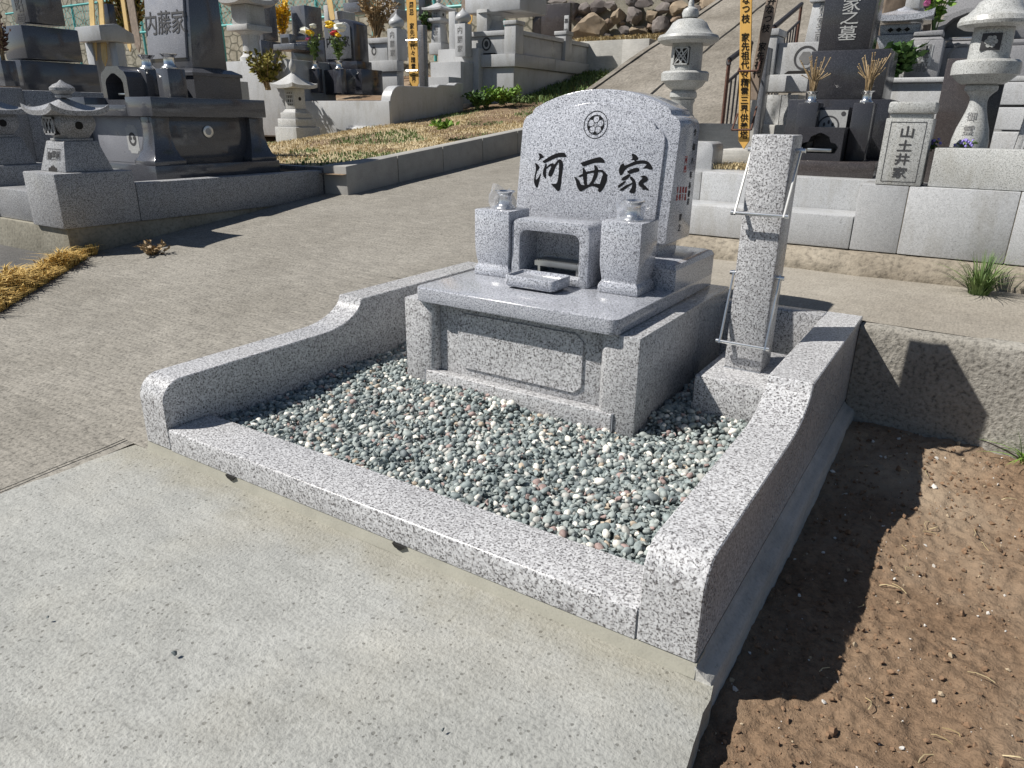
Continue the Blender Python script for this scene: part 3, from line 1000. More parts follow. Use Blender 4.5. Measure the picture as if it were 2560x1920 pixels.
ie = [
 [(390,115),(430,112),(480,140),(520,185),(528,215),(500,235),(470,262),(440,262),(440,240),(368,245),(405,205),(405,180),(392,150)],
 [(215,305),(238,310),(245,350),(330,318),(440,265),(560,242),(660,245),(730,275),(780,340),(815,405),(790,430),(740,430),(690,405),(600,412),(650,365),(690,320),(640,312),(560,312),(480,325),(400,355),(300,395),(250,450),(210,520),(178,548),(150,530),(133,450),(150,380),(180,325)],
 [(292,462),(340,440),(430,400),(500,388),(545,410),(545,450),(520,468),(430,490),(370,515),(330,510)],
 [(330,512),(375,530),(340,580),(270,640),(205,645),(185,620),(200,590),(270,548)],
 [(360,560),(400,575),(450,625),(478,700),(475,790),(455,890),(420,900),(330,880),(380,800),(405,720),(400,670),(350,600)],
 [(250,650),(280,660),(230,720),(160,775),(118,795),(118,745),(150,715)],
 [(400,680),(410,710),(340,750),(290,790),(210,850),(135,840),(200,790),(280,730),(340,715)],
 [(550,578),(600,548),(645,540),(695,570),(718,625),(690,660),(630,690),(610,700),(660,750),(710,800),(732,835),(712,846),(660,820),(590,830),(605,790),(560,770),(528,730),(520,695),(550,650),(600,600),(600,575)],
]
glyph('character', kawa, 1310, 370, 170/1245)
glyph('character', nishi, 1420, 380, 120/1039)
glyph('character', ie, 1530, 370, 120/952)

# round crest with five discs above the lettering
fk_ = 0.057/0.43
ydv = Vector((0, fk_, 1)).normalized(); xdv = Vector((1, 0, 0))
cc = face_pt(1489, 312, 0.0008)
rO = 0.0485
cb = NB()
ring_mesh(cb, cc, xdv, ydv, rO*0.945, rO)
ring_mesh(cb, cc, xdv, ydv, rO*0.665, rO*0.715)
for i in range(5):
    a = R(90 + 72*i)
    c5 = cc + xdv*rO*0.405*math.cos(a) + ydv*rO*0.405*math.sin(a)
    ring_mesh(cb, c5, xdv, ydv, rO*0.232, rO*0.262, 28)
    a2 = R(90 + 36 + 72*i)          # dark wedges between the discs
    t = [cc + xdv*rO*q*math.cos(a2+w) + ydv*rO*q*math.sin(a2+w) for q, w in ((0.45,0.0),(0.56,-0.16),(0.67,-0.30),(0.67,0.0),(0.67,0.30),(0.56,0.16))]
    cb.faces.new([cb.verts.new(p + Vector((0,-0.0001,0))) for p in t])
    ring_mesh(cb, cc + xdv*rO*0.17*math.cos(a2) + ydv*rO*0.17*math.sin(a2), xdv, ydv, 0.0, rO*0.018, 8)
ring_mesh(cb, cc, xdv, ydv, rO*0.075, rO*0.095, 20)
part('crest', cb, M['ink'], hs, smooth=False)
# lettering on the right side of the headstone
sx = 1.167 + 0.0008
def side_text(s, u, v, size, mat, gap=1.0, w=1.0):
    p = at(u, v, x=sx)
    lettering(s, size, p, mat, hs, True, (0,1,0), (0,0,1), 0.0, gap, sx=w)
side_text('令和八年', 1733, 385, 0.028, M['ink'], 1.75)
side_text('春彼岸', 1723, 484, 0.026, M['ink'], 1.12, 0.85)
side_text('建之', 1700, 556, 0.028, M['ink'], 1.35)
side_text('河西', 1714, 411, 0.028, M['red'], 1.15)
for s, u in (('勝義', 1714.5), ('昭子', 1707.5), ('茂明', 1700.5), ('幸恵', 1693.5)):
    side_text(s, u, 484, 0.0245, M['red'], 1.05, 0.74)

# flower vase stones
for x0, x1 in ((0.499, 0.652), (1.044-0.022, 1.197-0.028)):
    cxv, hw = (x0+x1)/2, (x1-x0)/2
    y0, y1 = 1.098, 1.243
    cyv, hd = (y0+y1)/2, (y1-y0)/2
    rings = []
    for k, z in ((1.02, ZS+0.0005), (1.02, ZS+0.020), (0.99, ZS+0.030), (0.90, ZS+0.040), (0.885, ZS+0.043), (0.90, ZS+0.050), (0.95, ZS+0.070), (0.985, ZS+0.098), (1.0, ZS+0.130), (1.0, 0.661)):
        rings.append([(cxv-hw*k, cyv-hd*k, z), (cxv+hw*k, cyv-hd*k, z), (cxv+hw*k, cyv+hd*k, z), (cxv-hw*k, cyv+hd*k, z)])
    part('vase_stone', loft(NB(), rings), S_, mon, bev=0.005, seg=2, ang=35)
# incense house with an arched opening
def rrect(x0, x1, z0, z1, r, n=6):
    p = [(x0, z0), (x1, z0)]
    for cx_, cz_, a0 in ((x1-r, z1-r, 0.0), (x0+r, z1-r, math.pi/2)):
        for i in range(n+1):
            a = a0 + i/n*math.pi/2
            p.append((cx_ + r*math.cos(a), cz_ + r*math.sin(a)))
    return p
ib = NB()
o_ = rrect(0.657, 0.975, ZS+0.0005, 0.640, 0.035)
i_ = rrect(0.692, 0.937, ZS+0.028, 0.600, 0.030)
yf_, yb_ = 1.110, 1.252
A = [ib.verts.new((x, yf_, z)) for x, z in o_]; B = [ib.verts.new((x, yf_, z)) for x, z in i_]
C_ = [ib.verts.new((x, yb_, z)) for x, z in o_]; D_ = [ib.verts.new((x, yb_-0.018, z)) for x, z in i_]
n_ = len(A)
for i in range(n_):
    j = (i+1) % n_
    ib.faces.new((A[i], A[j], B[j], B[i])); ib.faces.new((A[j], A[i], C_[i], C_[j])); ib.faces.new((B[i], B[j], D_[j], D_[i]))
ib.faces.new(C_); ib.faces.new(D_)
inc = part('incense_house', ib, S_, mon, bev=0.003, seg=2, ang=35)
gb = NB()
box(gb, 0.735, 0.925, 1.150, 1.225, 0.486, 0.489)
box(gb, 0.735, 0.925, 1.148, 1.151, 0.470, 0.489)
for i in range(18):
    xx = 0.742 + i*0.0105
    box(gb, xx, xx+0.004, 1.152, 1.223, 0.489, 0.4925)
for xx in (0.745, 0.905): box(gb, xx, xx+0.010, 1.155, 1.21, ZS+0.028, 0.486)
part('incense_rack', gb, M['satin'], inc, smooth=False)
# offering tray in front
tb = NB()
t0, t1, u0_, u1_ = 0.722, 0.925, 0.958, 1.088
rings = []
for k, z in ((0.90, ZS+0.008), (1.0, ZS+0.016), (1.0, ZS+0.044), (0.97, ZS+0.047), (0.86, ZS+0.047), (0.82, ZS+0.040), (0.80, ZS+0.038)):
    cx_, cy_ = (t0+t1)/2, (u0_+u1_)/2
    hx, hy = (t1-t0)/2 - (1-k)*0.06, (u1_-u0_)/2 - (1-k)*0.06
    rr_ = 0.018
    ring = []
    for qx, qy, a0 in ((1,1,0),(-1,1,90),(-1,-1,180),(1,-1,270)):
        for i in range(5):
            a = R(a0 + i*22.5)
            ring.append((cx_ + qx*(hx-rr_) + rr_*math.cos(a), cy_ + qy*(hy-rr_) + rr_*math.sin(a), z))
    rings.append(ring)
tray = part('offering_tray', loft(NB(), rings), S_, None, label='small rounded granite offering tray on the table slab before the incense house', cat='tray')
for fx, fy in ((0.75, 0.99), (0.895, 0.99), (0.75, 1.06), (0.895, 1.06)):
    part('foot', lathe(NB(), fx, fy, [(0.012, ZS+0.0003), (0.012, ZS+0.0095)], 12), M['black'], tray)

# steel flower vases and the plastic film round them
def steel_vase(cx, cy, z, s, label, name='flower_vase', mat=None, group=None):
    prof = [(0.036,0.0),(0.037,0.004),(0.034,0.008),(0.027,0.012),(0.0235,0.018),(0.0225,0.040),(0.024,0.046),(0.030,0.053),(0.036,0.058),(0.0365,0.060),(0.034,0.060),(0.022,0.050),(0.019,0.03),(0.001,0.029)]
    return part(name, lathe(NB(), cx, cy, [(r*s, z + h*s) for r, h in prof], 32), mat or M['steel'], None, label=label, cat='vase', group=group)
def film_bag(cx, cy, z, label, seed, tilt):
    """loose crumpled sleeve of film: large flat facets, torn peaks at the rim"""
    bm = NB()
    n, mrows = 15, 5
    rnd = random.Random(seed)
    rows = []
    base = [rnd.uniform(0.90, 1.12) for _ in range(n)]
    peak = [rnd.uniform(0.70, 1.10) for _ in range(n)]
    for j in range(mrows):
        t = j/(mrows-1)
        row = []
        for i in range(n):
            a = 2*math.pi*(i + (0.5 if j % 2 else 0.0))/n
            r = 0.047*base[i] + (0.010*rnd.uniform(-1, 1) if 0 < j else 0.0) - 0.004*t
            h = (0.072*peak[i] + tilt*math.cos(a-2.9))*t + (rnd.uniform(-0.004, 0.004) if 0 < j < mrows-1 else 0)
            row.append(bm.verts.new((cx - 0.006*t + r*math.cos(a), cy + r*math.sin(a), z + 0.001 + h)))
        rows.append(row)
    for j, (a, b) in enumerate(zip(rows, rows[1:])):
        for i in range(n):
            k = (i+1) % n
            if j % 2 == 0:
                bm.faces.new((a[i], a[k], b[i])); bm.faces.new((a[k], b[k], b[i]))
            else:
                bm.faces.new((a[i], b[k], b[i])); bm.faces.new((a[i], a[k], b[k]))
    return part('plastic_wrap', bm, M['film'], None, smooth=False, label=label, cat='plastic wrap', group='plastic wraps on the new vases')
steel_vase(0.585, 1.172, 0.6612, 1.08, 'polished steel flower vase in plastic on the left vase stone', group='new steel vases')
steel_vase(1.103, 1.172, 0.6612, 1.08, 'polished steel flower vase in plastic right of the incense house', group='new steel vases')
film_bag(0.580, 1.170, 0.6612, 'clear plastic wrap round the left steel vase', 4, 0.016)
film_bag(1.098, 1.170, 0.6612, 'clear plastic wrap round the steel vase below the last character', 9, 0.012)

# granite stand for wooden memorial tablets
st = thing('tablet_stand', (1.52, 1.25, 0.04), 'square white granite tablet stand with steel brackets beside the new monument', 'tablet stand')
bx('pedestal', K, st, 1.408, 1.673, 1.056, 1.46, 0.02, 0.201, 0.007)
bx('post', K, st, 1.461, 1.583, 1.192, 1.320, 0.2015, 0.943, 0.006)
bx('joint', M['joint'], st, 1.4615, 1.5825, 1.1905, 1.203, 0.2012, 0.2035, 0)
def bracket(zp, yp, zb, yb):
    br = part('bracket', tube(NB(), [(1.444, yb, zb), (1.604, yb, zb)], 0.0058, 10), M['steel'], st)
    ex = Vector((0.0022,0,0))
    for xs_ in (1.4485, 1.5955):
        dv = (Vector((0, yp-yb, zp-zb))).normalized()
        nrm = Vector((0, -dv.z, dv.y))*0.0062
        p0, p1 = Vector((xs_, yb, zb)) - dv*0.006, Vector((xs_, yp, zp)) + dv*0.008
        part('arm', loft(NB(), [[tuple(p0-nrm-ex), tuple(p0-nrm+ex), tuple(p1-nrm+ex), tuple(p1-nrm-ex)], [tuple(p0+nrm-ex), tuple(p0+nrm+ex), tuple(p1+nrm+ex), tuple(p1+nrm-ex)]]), M['satin'], br)
    for xs_, sg in ((1.4455, -1), (1.5995, 1)):
        part('nut', tube(NB(), [(xs_, yb, zb), (xs_ + sg*0.009, yb, zb)], 0.0080, 10), M['steel'], br)
        part('pivot', tube(NB(), [(xs_ - sg*0.018, yp, zp), (xs_ + sg*0.009, yp, zp)], 0.0072, 10), M['steel'], br)
bracket(0.898, 1.263, 0.714, 1.155)
bracket(0.515, 1.226, 0.299, 1.155)

# ---------------------------------------------------------------- shared builders for the neighbouring graves
def cb(name, mat, parent, y, ul, ur, ub, vt, vb, bev=0.006, z0=None, z1=None, yb=None, **kw):
    """box: front face on plane y from ul to ur, right face back to ub (pixels at half height), vt/vb at the front right edge"""
    vm = (vt+vb)/2
    xl, xr = X(ul, vm, y), X(ur, vm, y)
    y1 = yb if yb is not None else YX(ub, vm, xr)
    assert y < y1 < y+3, (name, y, y1)
    zt = Z(ur, vt, y) if z1 is None else z1
    zb = Z(ur, vb, y) if z0 is None else z0
    o = bx(name, mat, parent, xl, xr, y, y1, zb, zt, bev, **kw)
    o['ext'] = [xl, xr, y, y1, zb, zt]
    return o
def ext(o): return list(o['ext'])

def hip_roof(cx, cy, z, half, rise, lift, thick, power=1.7, n=14, hy=None):
    """square flared roof; z is the underside at the middle of an eave"""
    bm = NB()
    hy = hy or half
    top, bot = [], []
    for j in range(n+1):
        rt_, rb_ = [], []
        for i in range(n+1):
            a, b = -1+2*i/n, -1+2*j/n
            r = max(abs(a), abs(b))
            c = (abs(a)*abs(b))**3 * lift
            zt = z + thick + rise*(1-r)**power*1.0 + c + 0.10*rise*(1-r)
            rt_.append(bm.verts.new((cx+a*half, cy+b*hy, zt)))
            rb_.append(bm.verts.new((cx+a*half*0.985, cy+b*hy*0.985, z + c*0.8)))
        top.append(rt_); bot.append(rb_)
    for j in range(n):
        for i in range(n):
            bm.faces.new((top[j][i], top[j][i+1], top[j+1][i+1], top[j+1][i]))
            bm.faces.new((bot[j][i], bot[j+1][i], bot[j+1][i+1], bot[j][i+1]))
    for i in range(n):
        bm.faces.new((bot[0][i], bot[0][i+1], top[0][i+1], top[0][i]))
        bm.faces.new((bot[n][i+1], bot[n][i], top[n][i], top[n][i+1]))
        bm.faces.new((bot[i+1][0], bot[i][0], top[i][0], top[i+1][0]))
        bm.faces.new((bot[i][n], bot[i+1][n], top[i+1][n], top[i][n]))
    return bm

def onion(cx, cy, z, r, h, n=22):
    p = [(0.45,0),(0.55,0.04),(0.50,0.08),(0.72,0.14),(0.96,0.26),(1.0,0.38),(0.92,0.52),(0.66,0.66),(0.34,0.78),(0.16,0.90),(0.0,1.0)]
    return lathe(NB(), cx, cy, [(a*r, z+b*h) for a, b in p], n)

def window_panel(bm, cx, y, z, hw, hh):
    """lattice opening: frame bars proud of a dark plate standing in for the shaded hollow, on a face looking towards -y"""
    for k in (-1, 0, 1):
        box(bm, cx-hw, cx+hw, y-0.003, y+0.002, z+k*hh*0.62-hh*0.10, z+k*hh*0.62+hh*0.10)
        box(bm, cx+k*hw*0.62-hw*0.10, cx+k*hw*0.62+hw*0.10, y-0.0035, y+0.002, z-hh, z+hh)

# ---------------------------------------------------------------- left: the black monument and its kerb
GK = M['oldgranite']
k1 = thing('grave_kerb', (-3.6, 2.4, 0.1), 'dark flecked granite kerb on a mossy footing round the black monument at left', 'kerb')
bx('corner_block', GK, k1, -3.14, -2.75, 1.20, 1.712, 0.282, 0.62, 0.010)
bx('side_kerb', GK, k1, -2.872, -2.754, 1.716, 3.40, 0.282, 0.535, 0.008)
bx('rear_block', M['darkgrey'], k1, -2.98, -2.752, 3.404, 3.57, 0.282, 0.56, 0.006)
bx('rear_kerb', M['darkgrey'], k1, -5.0, -2.984, 3.44, 3.56, 0.282, 0.555, 0.006)
zfk = Z(61, 477, 1.25)
bx('front_kerb', GK, k1, -3.75, -3.144, 1.25, 1.45, 0.282, zfk, 0.008)
bx('corner_block', GK, k1, -4.14, -3.754, 1.20, 1.712, 0.282, 0.62, 0.010)
bx('front_kerb', GK, k1, -5.4, -4.144, 1.25, 1.45, 0.282, zfk, 0.008)
ft = NB()
box(ft, -5.4, -2.775, 1.225, 3.55, -0.1, 0.281)
part('footing', ft, M['mossbase'], k1, bev=0.006)
bx('floor', M['oldgranite'], k1, -5.3, -2.874, 1.45, 3.44, 0.283, 0.44, 0.004)

def bud_lantern(cx, cy, z0, label, group):
    """low lantern: tapered inscribed foot, rounded light box, flared roof and bud finial"""
    t = thing('stone_lantern', (cx, cy, z0), label, 'stone lantern', group)
    S = M['oldgranite']
    fo = part('foot', frust(NB(), cx, cy, z0+0.001, z0+0.185, 0.155, 0.155, 0.108, 0.108), S, t, bev=0.006)
    bx('collar', S, t, cx-0.090, cx+0.090, cy-0.090, cy+0.090, z0+0.186, z0+0.200, 0.003)
    rings = []
    for k, z in ((0.080,0.201),(0.092,0.222),(0.110,0.25),(0.121,0.285),(0.119,0.315),(0.107,0.342)):
        r = 0.03
        ring = []
        for qx, qy, a0 in ((1,1,0),(-1,1,90),(-1,-1,180),(1,-1,270)):
            for i in range(4):
                a = R(a0 + i*30)
                ring.append((cx + qx*(k-r) + r*math.cos(a), cy + qy*(k-r) + r*math.sin(a), z0+z))
        rings.append(ring)
    lb = part('light_box', loft(NB(), rings), S, t, ang=40)
    wf = NB()
    box(wf, cx-0.062, cx+0.062, cy-0.1235, cy-0.09, z0+0.225, z0+0.325)
    part('window_recess', wf, M['crack'], lb, smooth=False)
    lat = NB(); 
    for s in (-1, 1):
        for k in (-1, 0, 1):
            a, b = (cx+k*0.04-0.02*s, z0+0.228), (cx+k*0.04+0.02*s, z0+0.322)
            w = 0.007
            vs = [lat.verts.new((a[0]-w, cy-0.1265-0.0006*s, a[1])), lat.verts.new((a[0]+w, cy-0.1265-0.0006*s, a[1])), lat.verts.new((b[0]+w, cy-0.1265-0.0006*s, b[1])), lat.verts.new((b[0]-w, cy-0.1265-0.0006*s, b[1]))]
            lat.faces.new(vs)
    for zz in (0.222, 0.318):
        box(lat, cx-0.066, cx+0.066, cy-0.129, cy-0.122, z0+zz, z0+zz+0.010)
    for xx in (-0.066, 0.056):
        box(lat, cx+xx, cx+xx+0.010, cy-0.129, cy-0.122, z0+0.222, z0+0.328)
    part('lattice', lat, S, lb, smooth=False)
    hole = NB()
    tube(hole, [(cx+0.09, cy, z0+0.280), (cx+0.1235, cy, z0+0.280)], 0.024, 20)
    part('round_window', hole, M['crack'], lb)
    part('roof', hip_roof(cx, cy, z0+0.338, 0.182, 0.075, 0.045, 0.028, 1.4), S, t, ang=30)
    bx('finial_base', S, t, cx-0.035, cx+0.035, cy-0.035, cy+0.035, z0+0.444, z0+0.462, 0.003)
    part('finial', lathe(NB(), cx, cy, [(0.03,z0+0.4625),(0.05,z0+0.468),(0.072,z0+0.485),(0.072,z0+0.502),(0.05,z0+0.520),(0.022,z0+0.532),(0.008,z0+0.545),(0.0,z0+0.55)], 24), S, t)
    yv = cy - 0.155 + (0.155-0.108)*0.55 - 0.0025
    sl = (0.155-0.108)/0.185
    lettering('御霊前', 0.052, (cx, cy-0.155+sl*0.105-0.002, z0+0.105), M['darkcut'], fo, False, (1,0,0), (0,sl,1), 0.012, 0.98)
    fr = NB()
    for a, b, c, d in ((-0.085,0.085,0.072,0.0755),(-0.085,0.085,0.1355,0.139),(-0.085,-0.082,0.072,0.139),(0.082,0.085,0.072,0.139)):
        vs = [fr.verts.new((cx+xx, cy-0.155+sl*zz-0.0015, z0+zz)) for xx, zz in ((a,c),(b,c),(b,d),(a,d))]
        fr.faces.new(vs)
    part('text_frame', fr, M['darkcut'], fo, smooth=False)
    mo_ = NB()
    pts = [(-0.052,0.002),(0.052,0.002),(0.052,0.024),(0.030,0.024),(0.024,0.034),(0.010,0.032),(0,0.044),(-0.010,0.032),(-0.024,0.034),(-0.030,0.024),(-0.052,0.024)]
    mo_.faces.new([mo_.verts.new((cx+a, cy-0.155+sl*b-0.0015, z0+b)) for a, b in pts])
    part('foot_cutout', mo_, M['crack'], fo, smooth=False)
    return t
bud_lantern(-2.955, 1.455, 0.62, 'low flecked stone lantern with upturned roof on the near kerb corner at left', 'paired lanterns on the left kerb')
bud_lantern(-3.955, 1.455, 0.62, 'stone lantern cut by the left picture edge, only its roof tip showing', 'paired lanterns on the left kerb')

BK = M['greyblack']
g1 = thing('grave_monument', (-3.7, 2.65, 0.44), 'tall polished black grave monument with carved family name behind the low lantern at left', 'gravestone')
bx('plinth', BK, g1, -4.30, -3.10, 2.09, 3.24, 0.441, 0.612, 0.004)
# walls between curved legs
wf_ = bx('front_panel', M['paled'], g1, -4.14, -3.28, 2.21, 2.26, 0.613, 0.955, 0.002)  # same black stone, its glare given by the paler colour
ws_ = bx('side_panel', BK, g1, -3.26, -3.215, 2.27, 3.10, 0.613, 0.955, 0.002)
def curved_leg(cx, cy):
    rings = []
    for h, z in ((0.130,0.6125),(0.130,0.645),(0.106,0.672),(0.086,0.73),(0.072,0.80),(0.068,0.87),(0.072,0.955)):
        rings.append([(cx-h,cy-h,z),(cx+h,cy-h,z),(cx+h,cy+h,z),(cx-h,cy+h,z)])
    return loft(NB(), rings)
for cx_, cy_ in ((-3.235, 2.225), (-3.235, 3.09), (-4.16, 2.225), (-4.16, 3.09)):
    part('leg', curved_leg(cx_, cy_), BK, g1, bev=0.004, ang=30)
bx('slab', BK, g1, -3.42, -3.095, 2.13, 3.14, 0.956, 1.09, 0.004)
bx('slab', BK, g1, -4.31, -3.98, 2.13, 3.14, 0.956, 1.09, 0.004)
bx('slab', BK, g1, -3.976, -3.424, 2.13, 3.14, 0.956, 1.035, 0.004)
xo = -3.35
ub_ = part('upper_base', loft(NB(), [[(-4.05,2.68,1.036),(xo,2.68,1.036),(xo,3.12,1.036),(-4.05,3.12,1.036)], [(-4.05,2.68,1.26),(xo,2.68,1.26),(xo,3.12,1.26),(-4.05,3.12,1.26)],
     [(-4.065,2.665,1.262),(xo+0.015,2.665,1.262),(xo+0.015,3.135,1.262),(-4.065,3.135,1.262)], [(-4.065,2.665,1.285),(xo+0.015,2.665,1.285),(xo+0.015,3.135,1.285),(-4.065,3.135,1.285)],
     [(-4.0,2.72,1.318),(xo-0.05,2.72,1.318),(xo-0.05,3.08,1.318),(-4.0,3.08,1.318)]]), BK, g1, ang=25)
yst = 2.76
xr_, xl_ = X(478, 140, yst), X(370, 140, yst)
yb1 = YX(562, 120, xr_)
h1 = part('headstone', loft(NB(), [[(xl_,yst,1.32),(xr_,yst,1.32),(xr_,yb1,1.32),(xl_,yb1,1.32)], [(xl_+0.01,yst+0.06,1.98),(xr_-0.01,yst+0.06,1.98),(xr_-0.01,yb1,1.98),(xl_+0.01,yb1,1.98)]]), BK, g1, bev=0.006)
def y1f(z): return yst + (z-1.32)*0.06/0.66
pn = NB()
px0, px1, pz0, pz1 = xl_+0.015, xr_-0.055, 1.40, 1.93
loft(pn, [[(px0,y1f(pz0)-0.018,pz0),(px1,y1f(pz0)-0.018,pz0),(px1,y1f(pz1)-0.018,pz1),(px0,y1f(pz1)-0.018,pz1)], [(px0,y1f(pz0)+0.01,pz0),(px1,y1f(pz0)+0.01,pz0),(px1,y1f(pz1)+0.01,pz1),(px0,y1f(pz1)+0.01,pz1)]])
pnl = part('raised_panel', pn, M['paled'], h1, bev=0.002)  # face brightness comes from a lighter colour, not from reflection
lettering('内藤家', 0.150, ((px0+px1)/2, y1f(1.66)-0.0205, Z(415, 55, yst)), M['darkcut'], pnl, False, (1,0,0), (0,0.09,1), 0.006, 1.0, sx=1.25, sy=1.25)
# crest plate on the front, steel vent on the side
cpl = NB()
c0 = at(331, 348, y=2.207)
w_, h_ = 0.075, 0.105
pts = [(-0.6,-1),(0.6,-1),(0.75,-0.8),(1,-0.8),(1,0.8),(0.75,0.8),(0.6,1),(-0.6,1),(-0.75,0.8),(-1,0.8),(-1,-0.8),(-0.75,-0.8)]
cpl.faces.new([cpl.verts.new((c0.x+a*w_, 2.2085, c0.z+b*h_)) for a, b in pts])
cpo = part('crest_plate', cpl, M['etched'], wf_, smooth=False)
ce = NB(); ring_mesh(ce, (c0.x, 2.2075, c0.z), (1,0,0), (0,0,1), 0.030, 0.050, 24, 1.0)
for s in (-1, 1):
    ring_mesh(ce, (c0.x+s*0.022, 2.2070, c0.z+0.008), (1,0,0), (0,0,1), 0.0, 0.014, 12)
part('crest', ce, M['darkcut'], cpo, smooth=False)
vc = at(519, 329, x=-3.2145)
vb_ = NB(); tube(vb_, [(-3.216, vc.y, vc.z), (-3.203, vc.y, vc.z)], 0.046, 28)
vo_ = part('vent', vb_, M['satin'], ws_, bev=0.003)
vb2 = NB(); tube(vb2, [(-3.204, vc.y, vc.z), (-3.201, vc.y, vc.z)], 0.026, 20)
part('vent_core', vb2, M['grey'], vo_)
# incense house with pointed arch
ihp = [( -0.5,0),(0.5,0),(0.5,0.72),(0.42,0.86),(0.30,0.92),(0.24,1.0),(-0.24,1.0),(-0.30,0.92),(-0.42,0.86),(-0.5,0.72)]
ihi = [( -0.34,0.14),(0.34,0.14),(0.34,0.58),(0.28,0.68),(0.16,0.76),(0.06,0.82),(-0.06,0.82),(-0.16,0.76),(-0.28,0.68),(-0.34,0.58)]
yi = 2.30
xa, xb = X(255, 215, yi), X(319, 215, yi)
zt_, zb_ = Z(290, 165, yi), 1.036
ih = NB()
cx_, wd, hh = (xa+xb)/2, xb-xa, zt_-zb_
A = [ih.verts.new((cx_+a*wd, yi, zb_+b*hh)) for a, b in ihp]; B = [ih.verts.new((cx_+a*wd, yi, zb_+b*hh)) for a, b in ihi]
yib = YX(375, 215, xb)
C_ = [ih.verts.new((cx_+a*wd, yib, zb_+b*hh)) for a, b in ihp]; D_ = [ih.verts.new((cx_+a*wd, yib-0.04, zb_+b*hh)) for a, b in ihi]
for i in range(10):
    j = (i+1) % 10
    ih.faces.new((A[i], A[j], B[j], B[i])); ih.faces.new((A[j], A[i], C_[i], C_[j])); ih.faces.new((B[i], B[j], D_[j], D_[i]))
ih.faces.new(C_); ih.faces.new(D_)
iho = part('incense_house', ih, BK, g1, ang=25)
bx('incense_rack', M['satin'], iho, cx_-0.02, cx_+wd*0.30, yi+0.03, yi+0.15, zb_+hh*0.26, zb_+hh*0.31, 0.002)
yv = 2.44
for u_, nm in ((401, 'nearer'), (346, 'farther')):
    xv = X(u_+6, 200, yv)
    part('vase_stone', loft(NB(), [[(xv-0.075,yv,1.036),(xv+0.075,yv,1.036),(xv+0.075,yv+0.15,1.036),(xv-0.075,yv+0.15,1.036)], [(xv-0.075,yv,1.30),(xv+0.075,yv,1.30),(xv+0.075,yv+0.15,1.30),(xv-0.075,yv+0.15,1.30)]]), BK, g1, bev=0.004)
    steel_vase(xv, yv+0.075, 1.3005, 1.75, 'steel flower vase on the black monument, the %s of its pair' % ('right one' if u_ == 401 else 'left one'), group='vases of the black monument')

# ---------------------------------------------------------------- far left: dark grave cut by the frame
g0 = thing('grave_monument', (-6.0, 2.8, 0.6), 'dark grey three tiered gravestone at the upper left picture corner', 'gravestone')
DG = M['greyblack']
t1 = cb('lower_tier', DG, g0, 2.50, -50, 58, 247, 149, 230, 0.006)
t2 = cb('middle_tier', DG, g0, 2.55, 6, 60, 200, 60, 147, 0.012)
t3 = cb('headstone', DG, g0, 2.62, 25, 62, 152, -70, 57, 0.006)
e3 = ext(t3)
lettering('大昭霊', 0.155, ((e3[0]+e3[1])/2, e3[2]-0.002, Z(43, 10, e3[2])), M['darkcut'], t3, True, (1,0,0), (0,0,1), 0.01, 0.95)
cb('vase_stone', DG, g0, 2.28, -25, 8, 45, 150, 216, 0.005)
e1 = ext(t1)
gk0 = thing('grave_kerb', (-5.6, 2.6, 0.4), 'dark flecked granite wall below the gravestone at the left picture edge', 'kerb')
xk = -5.05
bx('wall_block', GK, gk0, xk-1.6, xk, YX(-70, 300, xk), YX(72, 300, xk), 0.42, ZX(30, 219, xk), 0.008)
bx('coping', GK, gk0, xk-0.16, xk-0.012, YX(72, 300, xk)+0.004, 4.1, 0.42, ZX(150, 228, xk), 0.008)
bx('base_course', GK, gk0, xk-1.7, xk+0.12, 1.46, 2.30, 0.2, 0.43, 0.008)
# low curved kerb behind the black monument
part('curved_kerb', prism_y(NB(), [(-4.9,0.5),(-4.9,1.20),(-4.7,1.16),(-4.5,1.14),(-4.3,1.16),(-4.1,1.24),(-4.05,1.27),(-4.05,0.5)], 3.62, 3.75), M['grey'], None, label='grey kerb with a dipped curved top behind the black monument', cat='kerb')
pf = random.Random(3)
def twig_plant(name, c, n, h, spread, mats, label, cat, leaf=0.03, group=None, seed=1, stem_mat=None, leaf_n=8, droop=0.3):
    """stems with small leaf blades along them; stems and leaves are parts"""
    rnd = random.Random(seed)
    t = thing(name, c, label, cat, group)
    sb_, lb_ = NB(), NB()
    c = Vector(c)
    for i in range(n):
        a = rnd.uniform(0, 6.283); r = spread*math.sqrt(rnd.random())
        tip = c + Vector((r*math.cos(a), r*math.sin(a), h*rnd.uniform(0.6, 1.0)))
        mid = c + Vector((r*0.4*math.cos(a), r*0.4*math.sin(a), (tip.z-c.z)*0.55))
        s0 = c + Vector((rnd.uniform(-1,1)*spread*0.12, rnd.uniform(-1,1)*spread*0.12, 0))
        tube(sb_, [s0, mid, tip], [0.004*h/0.3, 0.003*h/0.3, 0.0015*h/0.3], 4)
        for k in range(leaf_n):
            t_ = rnd.uniform(0.25, 1.0)
            p = s0.lerp(mid, t_*2) if t_ < 0.5 else mid.lerp(tip, t_*2-1)
            d = Vector((rnd.gauss(0,1), rnd.gauss(0,1), rnd.uniform(-droop, 1))).normalized()*leaf*rnd.uniform(0.6, 1.3)
            s = d.cross(Vector((rnd.gauss(0,1), rnd.gauss(0,1), rnd.gauss(0,1)))).normalized()*leaf*0.28
            vs = [lb_.verts.new(q) for q in (p, p+d*0.5+s, p+d, p+d*0.5-s)]
            lb_.faces.new(vs)
    part('stems', sb_, stem_mat or M['drystem'], t, smooth=False, kind='stuff')
    part('leaves', lb_, mats, t, smooth=False, kind='stuff')
    return t
pd = at(4, 150, y=2.33)
